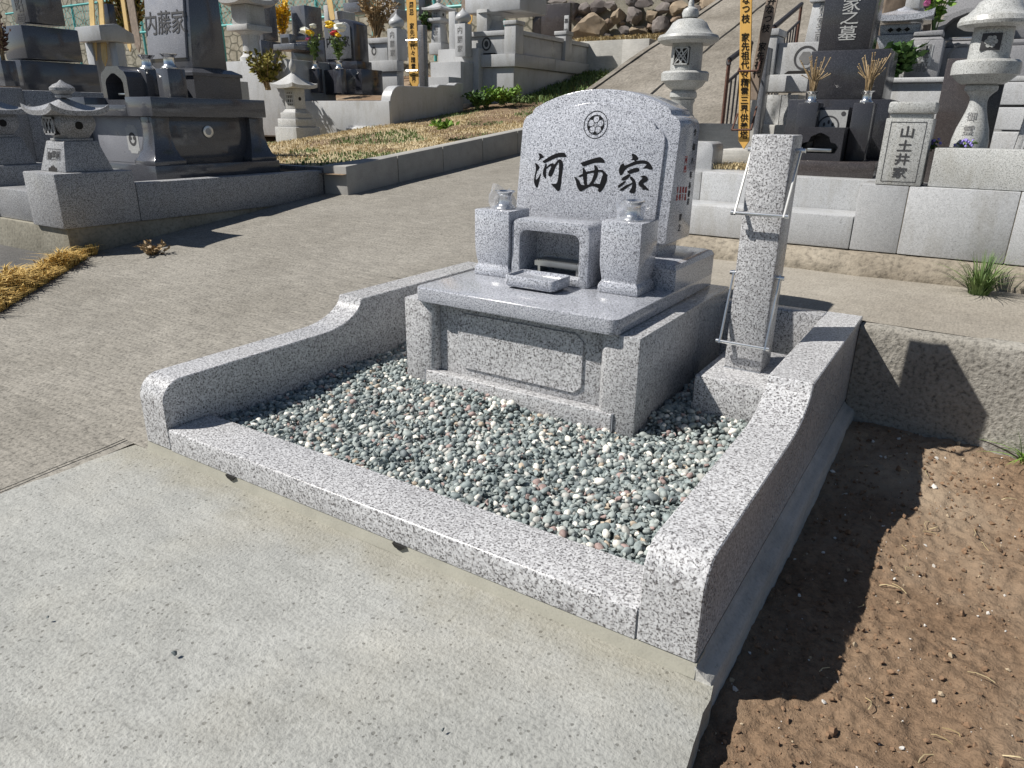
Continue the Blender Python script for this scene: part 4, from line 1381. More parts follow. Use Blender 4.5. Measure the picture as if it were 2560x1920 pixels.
twig_plant('dried_flowers', (pd.x, 2.34, pd.z), 22, 0.40, 0.13, M['rust'], 'reddish dried flowers in front of the gravestone at the left edge', 'dried flowers', 0.05, seed=5)
steel_vase(X(2, 150, 2.34), 2.34, Z(2, 158, 2.34), 1.6, 'steel vase of reddish dried flowers at the left edge')

# granite frame holding old tablets behind the two left graves
yf0 = 3.9
fr0 = thing('granite_shelter', (-6.9, 4.2, 0.9), 'grey granite frame with a roof slab holding tablets behind the left graves', 'tablet stand')
xr0, xl0 = X(250, 82, yf0), X(188, 82, yf0)
yb0 = YX(334, 82, xr0)
zr1, zr0 = Z(250, 62, yf0), Z(250, 101, yf0)
part('roof_slab', prism_x(NB(), [(yf0,zr0),(yf0,zr1),(yf0+0.18,zr1+0.03),(yb0-0.18,zr1+0.03),(yb0,zr0+0.10),(yb0,zr0)], xl0, xr0), M['grey'], fr0, bev=0.008)
bx('leg', M['grey'], fr0, xr0-0.18, xr0-0.03, yf0+0.18, yb0-0.12, 0.9, zr0-0.002, 0.006)
bx('leg', M['grey'], fr0, xl0-0.02, xl0+0.12, yf0+0.10, yf0+0.35, 0.9, zr0-0.002, 0.006)
def tablet(name, y, u0, v0, u1, v1, w, mat, label, text=None, tsize=0.06, gap=1.0, tmat=None, point=True, lean=0.0, ztop=None, group=None, textz=None):
    """tall thin board: from pixel (u0,v0) at its top to (u1,v1) at its foot, on plane y"""
    a, b = at(u0, v0, y=y), at(u1, v1, y=y)
    if ztop: 
        d = (a-b); a = b + d*((ztop-b.z)/d.z)
    d = (a-b).normalized()
    s = Vector((1,0,0))*w/2
    bm = NB()
    n_ = Vector((0,0.012,0))
    if point:
        ring = [b + Vector((0,0,0)), b + d*w*0.75 + s, a + s, a - s, b + d*w*0.75 - s]
    else:
        ring = [b + s, a + s, a - s, b - s]
    loft(bm, [[tuple(p) for p in ring], [tuple(p+n_) for p in ring]])
    o = part(name, bm, mat, None, bev=0.0015, seg=1, label=label, cat='wooden tablet', group=group)
    if text:
        L = (a-b).length
        ct = (a+b)/2 if textz is None else b + d*((textz-b.z)/d.z)
        lettering(text, tsize, (ct.x, y-0.002, ct.z), tmat or M['ink'], o, True, (1,0,0), tuple(d), 0.012, gap)
    return o
GT = 'wooden tablets in the granite frame'
tablet('memorial_tablet', 4.02, 227, -5, 236, 165, 0.10, M['wood2'], 'leftmost pale tablet in the granite frame behind the left graves', group=GT)
tablet('memorial_tablet', 4.05, 249, -5, 262, 166, 0.11, M['wood2'], 'pale tablet beside the leg of the granite frame, second from left', group=GT)
tablet('memorial_tablet', 4.75, 305, -5, 325, 130, 0.08, M['wood2'], 'narrow yellow tablet leaning behind the granite frame', group=GT)
tablet('memorial_tablet', 4.62, 324, -5, 347, 132, 0.15, M['oldwood'], 'broad weathered tablet leaning right of the granite frame', group=GT)
dgr = thing('grave_monument', (X(272,60,5.6), 5.8, 1.2), 'plain black upright stone behind the granite tablet frame', 'gravestone')
cb('headstone', M['black'], dgr, 5.6, 252, 272, 290, 8, 75, 0.006)
twig_plant('shrub', (X(330,110,6.6), 6.6, Z(330,105,6.6)), 60, 1.15, 0.55, M['olive'], 'olive brown shrub behind the leaning tablets at left', 'shrub', 0.10, seed=8, leaf_n=26)

# ---------------------------------------------------------------- fence and block wall along the top left
yF = 10.6
bw = NB()
n_i, n_j = 90, 14
wx0, wx1, wz0, wz1 = -27.0, -5.6, 1.2, 4.6
def bwall_mat():
    m, t, b = mat_base('split block wall')
    v = coords(t, rand=False)
    br = nd(t, 'ShaderNodeTexVoronoi', feature='DISTANCE_TO_EDGE')
    sc = nd(t, 'ShaderNodeVectorMath', operation='MULTIPLY'); sc.inputs[1].default_value = (3.2, 1, 5.0)
    t.links.new(v, sc.inputs[0]); t.links.new(sc.outputs[0], br.inputs['Vector']); br.inputs['Scale'].default_value = 1.0
    n = tex_noise(t, v, 5, 5, 0.65)
    c = mix(t, (0.22,0.20,0.15), (0.40,0.37,0.30), ramp(t, n, [(0.3,0),(0.7,1)]))
    c = mix(t, c, (0.09,0.085,0.06), ramp(t, br.outputs['Distance'], [(0.03,0.9),(0.10,0.0)]))
    t.links.new(c, b.inputs['Base Color']); b.inputs['Roughness'].default_value = 0.9
    bump(t, b, n, 0.6, 0.05)
    return m
M['bwall'] = bwall_mat()
part('retaining_wall', box(NB(), wx0, wx1, yF+0.9, yF+1.4, wz0, wz1), M['bwall'], None, smooth=False, label='mossy split block retaining wall behind the teal fence', cat='wall')
fen = thing('wire_fence', (-12, yF, 2.3), 'teal wire mesh fence along the top of the cemetery', 'fence')
zr_lo = Z(1150, 15, yF); zr_hi = zr_lo + 0.78
fx0, fx1 = X(20, 60, yF), X(1260, 10, yF)
for zz in (zr_lo, zr_hi):
    part('rail', tube(NB(), [(fx0, yF, zz), (fx1, yF, zz)], 0.028, 8), M['teal'], fen)
for k in range(11):
    xx = X(928, 20, yF) + (k-7)*1.55
    if fx0 < xx < fx1:
        part('post', tube(NB(), [(xx, yF+0.03, zr_lo-0.9), (xx, yF+0.03, zr_hi+0.05)], 0.030, 8), M['teal'], fen)
wm = NB()
stp = 0.14
L_ = fx1-fx0
k = -int((zr_hi-zr_lo)/stp)
nn = int(L_/stp)
for i in range(-6, nn):
    for s in (1, -1):
        xa_ = fx0 + i*stp
        xb_ = xa_ + (zr_hi-zr_lo)
        za_, zb_ = (zr_lo, zr_hi) if s > 0 else (zr_hi, zr_lo)
        if xa_ < fx0 or xb_ > fx1: continue
        w = 0.0065
        wm.faces.new([wm.verts.new(p) for p in ((xa_-w, yF-0.002*s, za_), (xa_+w, yF-0.002*s, za_), (xb_+w, yF-0.002*s, zb_), (xb_-w, yF-0.002*s, zb_))])
part('wire_mesh', wm, M['teal'], fen, smooth=False, kind='stuff')

# ---------------------------------------------------------------- precast kerb blocks beside the lane, with the dry grass patch
lb = thing('lane_kerb', (-2.4, 5.0, 0.4), 'row of grey precast kerb blocks stepping up along the lane', 'kerb')
xb0 = -2.46
ny = 8
for i in range(ny):
    y0 = 3.40 + i*0.62; y1 = y0 + 0.612
    zb0, zb1 = ramp_z(xb0, y0), ramp_z(xb0, y1)
    bm = NB()
    dx = 0.035*i
    wl_ = 0.285 if i == 0 else 0.15
    loft(bm, [[(xb0+dx-wl_,y0,zb0-0.2),(xb0+dx,y0,zb0-0.2),(xb0+dx+0.035,y1,zb1-0.2),(xb0+dx-0.115,y1,zb1-0.2)],
              [(xb0+dx-wl_,y0,zb0+0.235),(xb0+dx-0.012,y0,zb0+0.235),(xb0+dx+0.023,y1,zb1+0.235),(xb0+dx-0.115,y1,zb1+0.235)]])
    part('kerb_block', bm, M['blockkerb'], lb, bev=0.008)
    bx('mortar_joint', M['mossbase'], lb, xb0+dx-0.10, xb0+dx+0.018, y1-0.001, y1+0.009, zb1-0.15, zb1+0.205, 0)

def blades(pts, h, w, lean, rnd):
    bm = NB()
    for (x, y, z, k) in pts:
        a = rnd.uniform(0, 6.283)
        hh = h*rnd.uniform(0.5, 1.2)*k; ww = w*rnd.uniform(0.6, 1.2)
        d = Vector((math.cos(a), math.sin(a), 0)); s = Vector((-math.sin(a), math.cos(a), 0))*ww
        l = lean*rnd.uniform(0.2, 1.2)*hh
        p0 = Vector((x, y, z)); p1 = p0 + d*l*0.3 + Vector((0,0,hh*0.55)); p2 = p0 + d*l + Vector((0,0,hh*max(0.25, 1-0.45*lean)))
        v = [bm.verts.new(q) for q in (p0-s, p0+s, p1+s*0.75, p1-s*0.75, p2)]
        bm.faces.new(v[:4]); bm.faces.new((v[3], v[2], v[4]))
    return bm
rg = random.Random(21)
def patch_z(x, y): return 0.545 + 0.118*(y-3.5) + 0.02*nz(x, y, 2.0, 5) - 0.19*sstep(-4.55, -5.6, x)
gx0, gx1, gy0, gy1 = -6.2, -2.50, 3.55, 9.2
put('grass_patch', grid_sheet(lambda x, y: patch_z(x, y), gx0, -2.48, gy0, gy1, 30, 40), M['thatch'], kind='structure')
pa, pg = [], []
for i in range(34000):
    x, y = rg.uniform(gx0, gx1), rg.uniform(gy0, gy1)
    if x < -4.5 and y > 6.15: continue
    g = nz(x, y, 1.3, 12.0) + 0.30*sstep(-4.2, -5.2, x) + 0.5*sstep(6.6, 7.8, y)
    p = (x, y, patch_z(x, y)-0.005, 1.0)
    if g > 0.16: 
        if rg.random() < 0.75: pg.append(p)
    else: pa.append(p)
part('dry_grass', blades(pa, 0.050, 0.0045, 1.2, rg), M['drygrass'], None, smooth=False, kind='stuff', label='short dry yellow grass on the bank above the kerb blocks', cat='grass')
part('green_grass', blades(pg, 0.055, 0.005, 0.9, rg), M['greengrass'], None, smooth=False, kind='stuff', label='patches of short green grass in the dry lawn', cat='grass')
def weed(u, v, y, n, h, spread, leaf, mat, label, seed, z=None, leaf_n=12):
    c = at(u, v, y=y)
    return twig_plant('weed', (c.x, y, z if z is not None else c.z), n, h, spread, mat, label, 'weed', leaf, seed=seed, stem_mat=M['greengrass'], leaf_n=leaf_n)

# ---------------------------------------------------------------- second family plot: kerb, black stone, lantern
GR = M['grey']
yk2 = 6.25
k2 = thing('grave_kerb', (-5.5, 6.9, 0.8), 'grey granite kerb with rounded side wall above the dry grass', 'kerb')
xr2 = X(974, 280, yk2)
zt2, zb2 = Z(880, 252, yk2), Z(974, 312, yk2)
bx('front_kerb', GR, k2, X(600,290,yk2), xr2-0.002, yk2, yk2+0.20, zb2-0.2, zt2, 0.006)
yS = yk2 + 0.02
zs2 = Z(985, 212, yS)
prof = [(yS, zb2-0.2), (yS, zt2-0.03)]
rr = zs2 - zt2 + 0.02
for i in range(1, 9):
    a = math.pi - i/8*math.pi/2
    prof.append((yS + rr + rr*math.cos(a), zt2-0.03 + (zs2-zt2+0.03)*math.sin(a)))
ye2 = YX(1158, 260, xr2)
prof += [(yS+0.95, zs2+0.01), (yS+1.02, zs2+0.045), (yS+1.35, zs2+0.05), (yS+1.42, zs2+0.085), (ye2, zs2+0.09), (ye2, zb2-0.2)]
part('side_kerb', prism_x(NB(), prof, xr2-0.16, xr2+0.003), GR, k2, bev=0.006, seg=1)
part('foot_step', prism_x(NB(), [(yk2-0.12, zb2-0.3), (yk2-0.12, zb2-0.055), (yk2-0.06, zb2-0.02), (yk2-0.001, zb2-0.018), (yk2-0.001, zb2-0.3)], X(868,318,yk2-0.1), xr2+0.0), GR, k2)
g2 = thing('grave_monument', (-6.0, 7.2, 1.0), 'black headstone with oval crest and peaked top, bouquets in front', 'gravestone')
bx('floor', M['black'], g2, xr2-2.2, xr2-0.17, yk2+0.21, 8.4, zt2-0.3, zt2+0.01, 0.003)
b2 = cb('base', M['black'], g2, 6.75, 795, 905, 957, 172, 236, 0.006)
e = ext(b2)
b3 = cb('upper_base', M['black'], g2, 6.86, 808, 893, 930, 152, 172, 0.010, z0=e[5]+0.001)
eb3 = ext(b3)
yh = 6.95
xa2, xb2 = X(812, 100, yh), X(886, 100, yh)
zb_h, zt_h = eb3[5]+0.001, Z(850, 48, yh)
sh = Z(820, 60, yh)
yb2 = YX(920, 100, xb2)
pts = [(xa2, zb_h), (xb2, zb_h), (xb2, sh-0.02), (xb2-0.06, sh+0.02), (xb2-0.17, zt_h), (xa2+0.17, zt_h), (xa2+0.06, sh+0.02), (xa2, sh-0.02)]
h2 = part('headstone', prism_y(NB(), pts, yh, yb2), M['black'], g2, bev=0.006)
pts2 = [(xa2+0.02, zb_h+0.04), (xb2-0.055, zb_h+0.04), (xb2-0.055, sh-0.05), (xb2-0.10, sh-0.01), (xb2-0.19, zt_h-0.04), (xa2+0.17, zt_h-0.04), (xa2+0.07, sh-0.01), (xa2+0.02, sh-0.05)]
p2 = part('raised_panel', prism_y(NB(), pts2, yh-0.02, yh+0.01), M['darkgrey'], h2, bev=0.003)
cxh = (xa2+xb2)/2 - 0.015
lettering('内藤家', 0.150, (cxh, yh-0.0225, Z(848, 104, yh)), M['ink'], p2, False, (1,0,0), (0,0,1), 0.006, 1.0, sx=1.05)
cz2 = Z(849, 68, yh)
cp = NB()
cp.faces.new([cp.verts.new((cxh+a*0.062, yh-0.0215, cz2+b*0.085)) for a, b in ((-0.6,-1),(0.6,-1),(1,-0.7),(1,0.7),(0.6,1),(-0.6,1),(-1,0.7),(-1,-0.7))])
co_ = part('crest_plate', cp, M['etched'], p2, smooth=False)
cr = NB(); ring_mesh(cr, (cxh, yh-0.0225, cz2), (1,0,0), (0,0,1), 0.028, 0.048, 20)
part('crest', cr, M['darkcut'], co_, smooth=False)
def bouquet(c, h, heads, label, seed, leafmat, leaf=0.055, spread=0.12, r=0.045):
    t = twig_plant('bouquet', c, 16, h, spread, leafmat, label, 'bouquet', leaf, seed=seed, stem_mat=M['greengrass'], leaf_n=12)
    rnd = random.Random(seed+50)
    for (dx, dz, mt, s) in heads:
        bm = NB()
        bmesh.ops.create_icosphere(bm, subdivisions=2, radius=r*s)
        for v in bm.verts:
            v.co *= 1 + 0.35*noise.noise(v.co*60 + Vector((seed, dx*9, 0)))
            v.co.z *= 0.75
            v.co += Vector((c[0]+dx, c[1]-0.05+rnd.uniform(-0.03,0.03), c[2]+dz))
        part('blossom', bm, M[mt], t, smooth=False)
    return t
for u_, sd_ in ((787, 1), (846, 2)):
    yv2 = 6.45
    bs = cb('vase_stone', M['black'], g2, yv2, u_-12, u_+8, u_+20, 172, 232, 0.004)
    es = ext(bs)
    c = ((es[0]+es[1])/2, (es[2]+es[3])/2, es[5])
    steel_vase(c[0], c[1], es[5]+0.0005, 1.7, 'steel vase before the black headstone with oval crest, %s one' % ('left' if sd_ == 1 else 'right'), group='vases of the crested black headstone')
    hd = [(-0.10,0.40,'whitefl',1.5),(0.0,0.37,'yellowfl',1.2),(0.07,0.45,'whitefl',0.9),(-0.04,0.30,'pinkfl',0.7)] if sd_ == 1 else [(-0.07,0.46,'yellowfl',1.4),(0.11,0.42,'whitefl',1.7),(0.0,0.36,'redfl',1.1),(0.06,0.33,'yellowfl',0.8)]
    bouquet((c[0], c[1], es[5]+0.08), 0.40, hd, 'bouquet of white and yellow blooms at the black headstone, %s' % ('left of the lettering' if sd_ == 1 else 'with one red bloom'), sd_, M['greengrass'])

def square_lantern(cx, cy, z0, H, W_, label, mat, group=None, text=None, steps=True):
    """standing lantern: stepped base, shaft, platform, light box with windows, hipped roof, bud"""
    t = thing('stone_lantern', (cx, cy, z0), label, 'stone lantern', group)
    S = mat
    f = lambda a: z0 + a*H
    if steps:
        bx('base', S, t, cx-W_*0.95, cx+W_*0.95, cy-W_*0.95, cy+W_*0.95, f(-0.25), f(0.245), 0.012)
        bx('base_step', S, t, cx-W_*0.80, cx+W_*0.80, cy-W_*0.80, cy+W_*0.80, f(0.246), f(0.335), 0.008)
        bx('base_step', S, t, cx-W_*0.66, cx+W_*0.66, cy-W_*0.66, cy+W_*0.66, f(0.336), f(0.40), 0.006)
        part('platform', frust(NB(), cx, cy, f(0.4005), f(0.44), W_*0.58, W_*0.58, W_*0.44, W_*0.44), S, t, bev=0.004)
        bz0, bz1 = 0.441, 0.66
    else:
        bx('base', S, t, cx-W_*0.62, cx+W_*0.62, cy-W_*0.62, cy+W_*0.62, f(-0.1), f(0.12), 0.008)
        sh_ = part('shaft', frust(NB(), cx, cy, f(0.121), f(0.50), W_*0.50, W_*0.50, W_*0.40, W_*0.40), S, t, bev=0.005)
        part('platform', loft(NB(), [[(cx+a*W_*0.42, cy+b*W_*0.42, f(0.501)) for a, b in ((-1,-1),(1,-1),(1,1),(-1,1))], [(cx+a*W_*0.68, cy+b*W_*0.68, f(0.54)) for a, b in ((-1,-1),(1,-1),(1,1),(-1,1))], [(cx+a*W_*0.68, cy+b*W_*0.68, f(0.60)) for a, b in ((-1,-1),(1,-1),(1,1),(-1,1))]]), S, t, bev=0.004)
        if text: lettering(text, W_*0.42, (cx, cy-W_*0.455, f(0.31)), M['midcut'], sh_, True, (1,0,0), (0,W_*0.1/(0.38*H),1), 0.01, 1.05)
        bz0, bz1 = 0.601, 0.74
    lb = bx('light_box', S, t, cx-W_*0.42, cx+W_*0.42, cy-W_*0.42, cy+W_*0.42, f(bz0), f(bz1), 0.006)
    zc, hh = f((bz0+bz1)/2), (bz1-bz0)*H/2
    wd_ = NB(); box(wd_, cx-W_*0.24, cx+W_*0.24, cy-W_*0.423, cy-W_*0.40, zc-hh*0.62, zc+hh*0.62)
    part('window', wd_, M['crack'], lb, smooth=False)
    lt = NB(); window_panel(lt, cx, cy-W_*0.424, zc, W_*0.26, hh*0.66)
    part('lattice', lt, S, lb, smooth=False)
    hl = NB(); tube(hl, [(cx+W_*0.40, cy, zc), (cx+W_*0.424, cy, zc)], W_*0.11, 16)
    part('round_window', hl, M['crack'], lb)
    rz = bz1 + 0.001
    part('roof', hip_roof(cx, cy, f(rz), W_*0.98, H*0.13, H*0.022, H*0.035, 1.25), S, t, ang=30)
    part('finial', onion(cx, cy, f(rz+0.035+0.125), W_*0.20, H*(1-rz-0.16)), S, t)
    return t
pL = at(735, 378, y=5.55)
square_lantern(X(742,300,5.75), 5.75, Z(742,372,5.75), Z(742,140,5.75)-Z(742,372,5.75), 0.215, 'pale stepped stone lantern standing before the crested black headstone', M['pale'])

# old ornate lantern and dark stones behind
yo = 6.4
co = at(632, 150, y=yo)
ol = thing('stone_lantern', (co.x, yo, co.z), 'old pale stone lantern with curled roof corners left of the dark headstones', 'stone lantern')
mp = (at(733,150,y=yo)-at(633,150,y=yo)).length/100*0.80
P = M['pale']
part('shaft', lathe(NB(), co.x, yo, [(26*mp,co.z-0.15),(26*mp,co.z+4*mp),(19*mp,co.z+10*mp),(17*mp,co.z+34*mp),(20*mp,co.z+48*mp),(29*mp,co.z+54*mp)], 16), P, ol)
bx('platform', P, ol, co.x-33*mp, co.x+33*mp, yo-33*mp, yo+33*mp, co.z+54.5*mp, co.z+66*mp, 0.012)
bx('light_box', P, ol, co.x-24*mp, co.x+24*mp, yo-24*mp, yo+24*mp, co.z+66.2*mp, co.z+104*mp, 0.008)
part('roof', hip_roof(co.x, yo, co.z+104.5*mp, 46*mp, 28*mp, 14*mp, 8*mp, 1.4), P, ol, ang=30)
part('finial', onion(co.x, yo, co.z+142*mp, 12*mp, 30*mp), P, ol)
for sx_, sy_ in ((-1,-1),(1,-1),(1,1)):
    part('curl', lathe(NB(), co.x+sx_*40*mp, yo+sy_*40*mp, [(2*mp,co.z+112*mp),(8*mp,co.z+114*mp),(9*mp,co.z+120*mp),(5*mp,co.z+126*mp),(0,co.z+127*mp)], 12), P, ol)
w1 = thing('terrace_wall', (-7, 6.3, 0.8), 'plain grey terrace wall under the old curled lantern', 'wall')
bx('wall', M['grey'], w1, X(560,170,6.1), X(720,170,6.1), 6.1, 6.95, 0.7, Z(640,151,6.1), 0.008)
g4 = thing('grave_monument', (X(655,100,7.6), 7.8, 1.2), 'narrow dark stone rising behind the old curled lantern', 'gravestone')
cb('headstone', M['darkgrey'], g4, 7.5, 640, 652, 690, -40, 100, 0.006)
cb('base', M['darkgrey'], g4, 7.4, 632, 655, 706, 100, 170, 0.006)
g5 = thing('grave_monument', (X(760,120,8.0), 8.2, 1.2), 'dark headstone with small incense arch left of the crested black one', 'gravestone')
hh5 = cb('headstone', M['darkgrey'], g5, 8.0, 728, 763, 805, 12, 88, 0.008)
cb('base', M['darkgrey'], g5, 7.9, 726, 766, 812, 88, 100, 0.006)
cb('lower_base', M['black'], g5, 7.6, 728, 812, 830, 100, 178, 0.006)
ihs = cb('incense_house', M['darkgrey'], g5, 7.3, 700, 724, 740, 84, 110, 0.010)
e = ext(ihs)
bx('opening', M['crack'], ihs, e[0]+0.03, e[1]-0.03, e[2]-0.002, e[2]+0.03, e[4]+0.02, e[5]-0.05, 0.0)
bx('incense_table', M['darkgrey'], g5, e[0]-0.06, e[1]+0.20, 7.2, 7.75, e[4]-0.09, e[4]-0.002, 0.01)
twig_plant('shrub', (X(708,95,8.6), 8.6, Z(708,98,8.6)), 40, 0.62, 0.20, M['yellowfl'], 'yellow flowering shrub beside the dark incense arch', 'shrub', 0.07, seed=13, leaf_n=22)
twig_plant('shrub', (X(668,205,5.95), 5.95, Z(668,225,5.95)), 30, 0.52, 0.28, M['olive'], 'small yellow green shrub behind the pale stepped lantern', 'shrub', 0.085, seed=14, leaf_n=18)
twig_plant('dried_plant', (X(940,96,8.9), 8.9, Z(940,98,8.9)), 50, 0.80, 0.42, M['drystem'], 'tangle of dry stalks behind the crested black headstone', 'dried plant', 0.09, seed=15, leaf_n=10)
gx = thing('grave_monument', (X(845,45,9.4), 9.5, 1.6), 'small grey stone with curved front peeping over the crested black headstone', 'gravestone')
cb('headstone', M['grey'], gx, 9.4, 836, 855, 890, 26, 75, 0.02)
gw = thing('grave_monument', (X(820,45,9.5), 9.6, 1.6), 'pale narrow pillar left of the small curved stone', 'stone pillar')
cb('pillar', M['pale'], gw, 9.5, 810, 821, 832, 12, 75, 0.01)
tablet('memorial_tablet', 8.9, 710, -20, 716, 72, 0.13, M['wood'], 'orange tablet standing left of the dark headstones', group='far tablets')
tablet('memorial_tablet', 9.3, 820, -20, 833, 60, 0.13, M['wood2'], 'tan tablet above the crested black headstone', group='far tablets')

# ---------------------------------------------------------------- pale walled plot with gate pillars and crests
yg = 8.1
G_ = M['grey']
pw = thing('plot_wall', (-5.5, yg, 1.2), 'pale granite plot wall with oval crest left of the yellow tablet', 'wall')
cb('wall', G_, pw, yg+0.02, 918, 968, 990, 100, 155, 0.006)
cb('coping', G_, pw, yg-0.02, 916, 968, 990, 93, 106, 0.006)
cb('course', G_, pw, yg-0.10, 918, 993, 1010, 150, 178, 0.006)
cb('base', G_, pw, yg-0.06, 918, 993, 1010, 178, 232, 0.006)
cr = NB(); c = at(935, 128, y=yg+0.018); ring_mesh(cr, c, (1,0,0), (0,0,1), 0.0, 0.085, 22, 0.85)
cro = part('crest', cr, M['etched'], pw, smooth=False)
cr = NB(); ring_mesh(cr, c+Vector((0,-0.001,0)), (1,0,0), (0,0,1), 0.035, 0.065, 22, 0.8)
part('crest_ring', cr, M['darkcut'], cro, smooth=False)
def gate_pillar(y, ul, ur, ub, vt, vb, label, text):
    t = thing('gate_pillar', (X((ul+ur)/2, vb, y), y, 1.2), label, 'stone pillar', 'gate pillars with bud finials')
    s = cb('shaft', G_, t, y, ul, ur, ub, vt, vb, 0.006)
    e = ext(s)
    part('finial', onion((e[0]+e[1])/2, (e[2]+e[3])/2, e[5]+0.0005, (e[1]-e[0])*0.62, (e[1]-e[0])*1.15), G_, t)
    lettering(text, (e[1]-e[0])*0.52, ((e[0]+e[1])/2, e[2]-0.002, e[4]+(e[5]-e[4])*0.52), M['midcut'], s, True, (1,0,0), (0,0,1), 0.012, 1.25)
    return t
gate_pillar(yg-0.06, 969, 993, 1018, 70, 150, 'square gate pillar with bud finial right of the crested wall, partly behind the yellow tablet', '内藤家')
gate_pillar(yg+0.35, 1137, 1163, 1180, 58, 140, 'square gate pillar with bud finial at the right of the steps', '内藤家')
# yellow tablet on a dark stand
ts = thing('tablet_stand', (X(1056,200,7.6), 7.7, 0.9), 'dark granite slab stand behind the yellow tablet in the middle', 'tablet stand')
cb('slab', M['darkgrey'], ts, 7.62, 1046, 1060, 1070, 62, 225, 0.006)
for v_ in (101, 177):
    z_ = Z(1032, v_, 7.45)
    bk = NB()
    xa_, xb_ = X(1017, v_, 7.45), X(1045, v_, 7.45)
    tube(bk, [(xa_, 7.44, z_), (xb_, 7.44, z_)], 0.012, 6)
    part('bracket', bk, M['satin'], ts)
tablet('memorial_tablet', 7.47, 1026, -40, 1036, 232, 0.17, M['wood'], 'tall bright yellow tablet with black writing in the middle background', '一周忌　家先祖代々精霊三界', 0.085, 1.02, group='yellow tablets with black writing')
# steps between the pillars
stp_ = thing('stone_steps', (X(1105,190,8.3), 8.4, 0.9), 'pale stone steps between the two gate pillars', 'steps')
zz = [(205, 8.05), (196, 8.07), (160, 8.25), (126, 8.5)]
xa_, xb_ = X(1066, 180, 8.2), X(1142, 180, 8.2)
bx('step', M['grey'], stp_, xa_, xb_, 8.0, 8.3, 0.8, Z(1100, 192, 8.0), 0.006)
bx('step', M['grey'], stp_, xa_, xb_, 8.3, 8.62, 0.8, Z(1100, 155, 8.3), 0.006)
bx('step', M['grey'], stp_, xa_-0.1, xb_+0.1, 8.62, 9.4, 0.8, Z(1100, 124, 8.62), 0.006)
square_lantern(X(1098,60,9.0), 9.0, Z(1092,125,9.0), Z(1092,-6,9.0)-Z(1092,125,9.0), 0.20, 'grey square stone lantern with flared roof above the steps', M['grey'], text='御霊前', steps=False)
wp = thing('stone_pillar', (X(1131,80,8.7), 8.7, 1.3), 'tall pale square post beside the right gate pillar', 'stone pillar')
cb('shaft', M['grey'], wp, 8.75, 1122, 1138, 1146, 28, 126, 0.005)
tablet('memorial_tablet', 9.6, 1175, -20, 1173, 65, 0.12, M['wood'], 'yellow tablet behind the right gate pillar', group='far tablets')
tablet('memorial_tablet', 9.62, 1160, -20, 1159, 40, 0.10, M['oldwood'], 'grey tablet behind the right gate pillar', group='far tablets')
twig_plant('bouquet', (X(1066,80,8.9), 8.9, Z(1066,88,8.9)), 14, 0.34, 0.12, M['darkleaf'], 'greenery with white blooms left of the grey square lantern', 'bouquet', 0.08, seed=19, leaf_n=14)
# dark stones of the row behind
def far_grave(y, ul, ur, ub, vt, vb, label, mat, wide=1.25):
    t = thing('grave_monument', (X((ul+ur)/2, vb, y), y, 1.4), label, 'gravestone')
    cb('headstone', mat, t, y, ul, ur, ub, vt, vb-26, 0.008)
    cb('base', mat, t, y-0.1, ul-10, ur+7, ub+8, vb-26, vb, 0.01)
    return t
far_grave(9.7, 948, 985, 1012, -40, 48, 'pale grey headstone on a wide foot left of the yellow tablet', M['grey'])
far_grave(9.9, 1046, 1062, 1080, -40, 75, 'black headstone just right of the yellow tablet', M['black'])
far_grave(9.9, 868, 892, 925, -60, 30, 'dim grey headstone above the dry stalks', M['darkgrey'])

# ---------------------------------------------------------------- long granite enclosure with posts
ye = 8.7
en = thing('plot_wall', (-4.5, 9.5, 1.2), 'long pale granite enclosure wall with capped posts and a crest', 'wall')
xe1 = X(1286, 165, ye)
def EZ(v): return Z(1286, v, ye)
def ebox(name, dx0, dx1, y0, y1, va, vb, bev=0.006, mat=None):
    return bx(name, mat or G_, en, dx0, dx1, y0, y1, EZ(vb), EZ(va), bev)
xs0 = X(1168, 160, ye)
ebox('base', xs0-0.25, xe1-0.03, ye+0.03, ye+5.0, 166.5, 275)
ebox('course', xs0-0.25, xe1+0.02, ye-0.02, ye+1.2, 134, 166)
ebox('course', xe1-0.3, xe1+0.02, ye+1.204, ye+2.6, 134, 166)
ebox('course', xe1-0.3, xe1+0.02, ye+2.604, ye+4.2, 134, 166)
fpn = ebox('front_panel', xs0, xe1-0.20, ye+0.05, ye+0.17, 86, 133.6)
ebox('coping', xs0-0.03, xe1-0.20, ye+0.02, ye+0.20, 73, 85.6)
c = at(1216, 110, y=ye+0.048)
cr = NB(); ring_mesh(cr, c, (1,0,0), (0,0,1), 0.0, 0.095, 24, 0.9)
cro = part('crest', cr, M['darkcut'], fpn, smooth=False)
cr = NB(); ring_mesh(cr, c+Vector((0,-0.0012,0)), (1,0,0), (0,0,1), 0.045, 0.070, 24, 0.85)
part('crest_ring', cr, M['etched'], cro, smooth=False)
slot = NB(); pz = EZ(131)
slot.faces.new([slot.verts.new((X(u_, 130, ye+0.047), ye+0.0465, EZ(v_))) for u_, v_ in ((1190,133.2),(1244,133.2),(1238,129),(1196,129))])
part('slot', slot, M['crack'], fpn, smooth=False)
def epost(y0, vt):
    ebox('post', xe1-0.185, xe1+0.015, y0, y0+0.22, vt+11, 133.6)
    ebox('post_cap', xe1-0.20, xe1+0.03, y0-0.015, y0+0.235, vt, vt+10.6)
yp2, yp3 = YX(1412, 110, xe1), YX(1516, 130, xe1)
epost(ye, 50)
epost(yp2, 50); epost(yp3, 50)
for y0, y1 in ((ye+0.235, yp2-0.015), (yp2+0.235, yp3-0.015)):
    ebox('side_panel', xe1-0.14, xe1-0.04, y0, y1, 84, 133.6)
    ebox('side_coping', xe1-0.17, xe1-0.005, y0, y1, 72, 83.6)
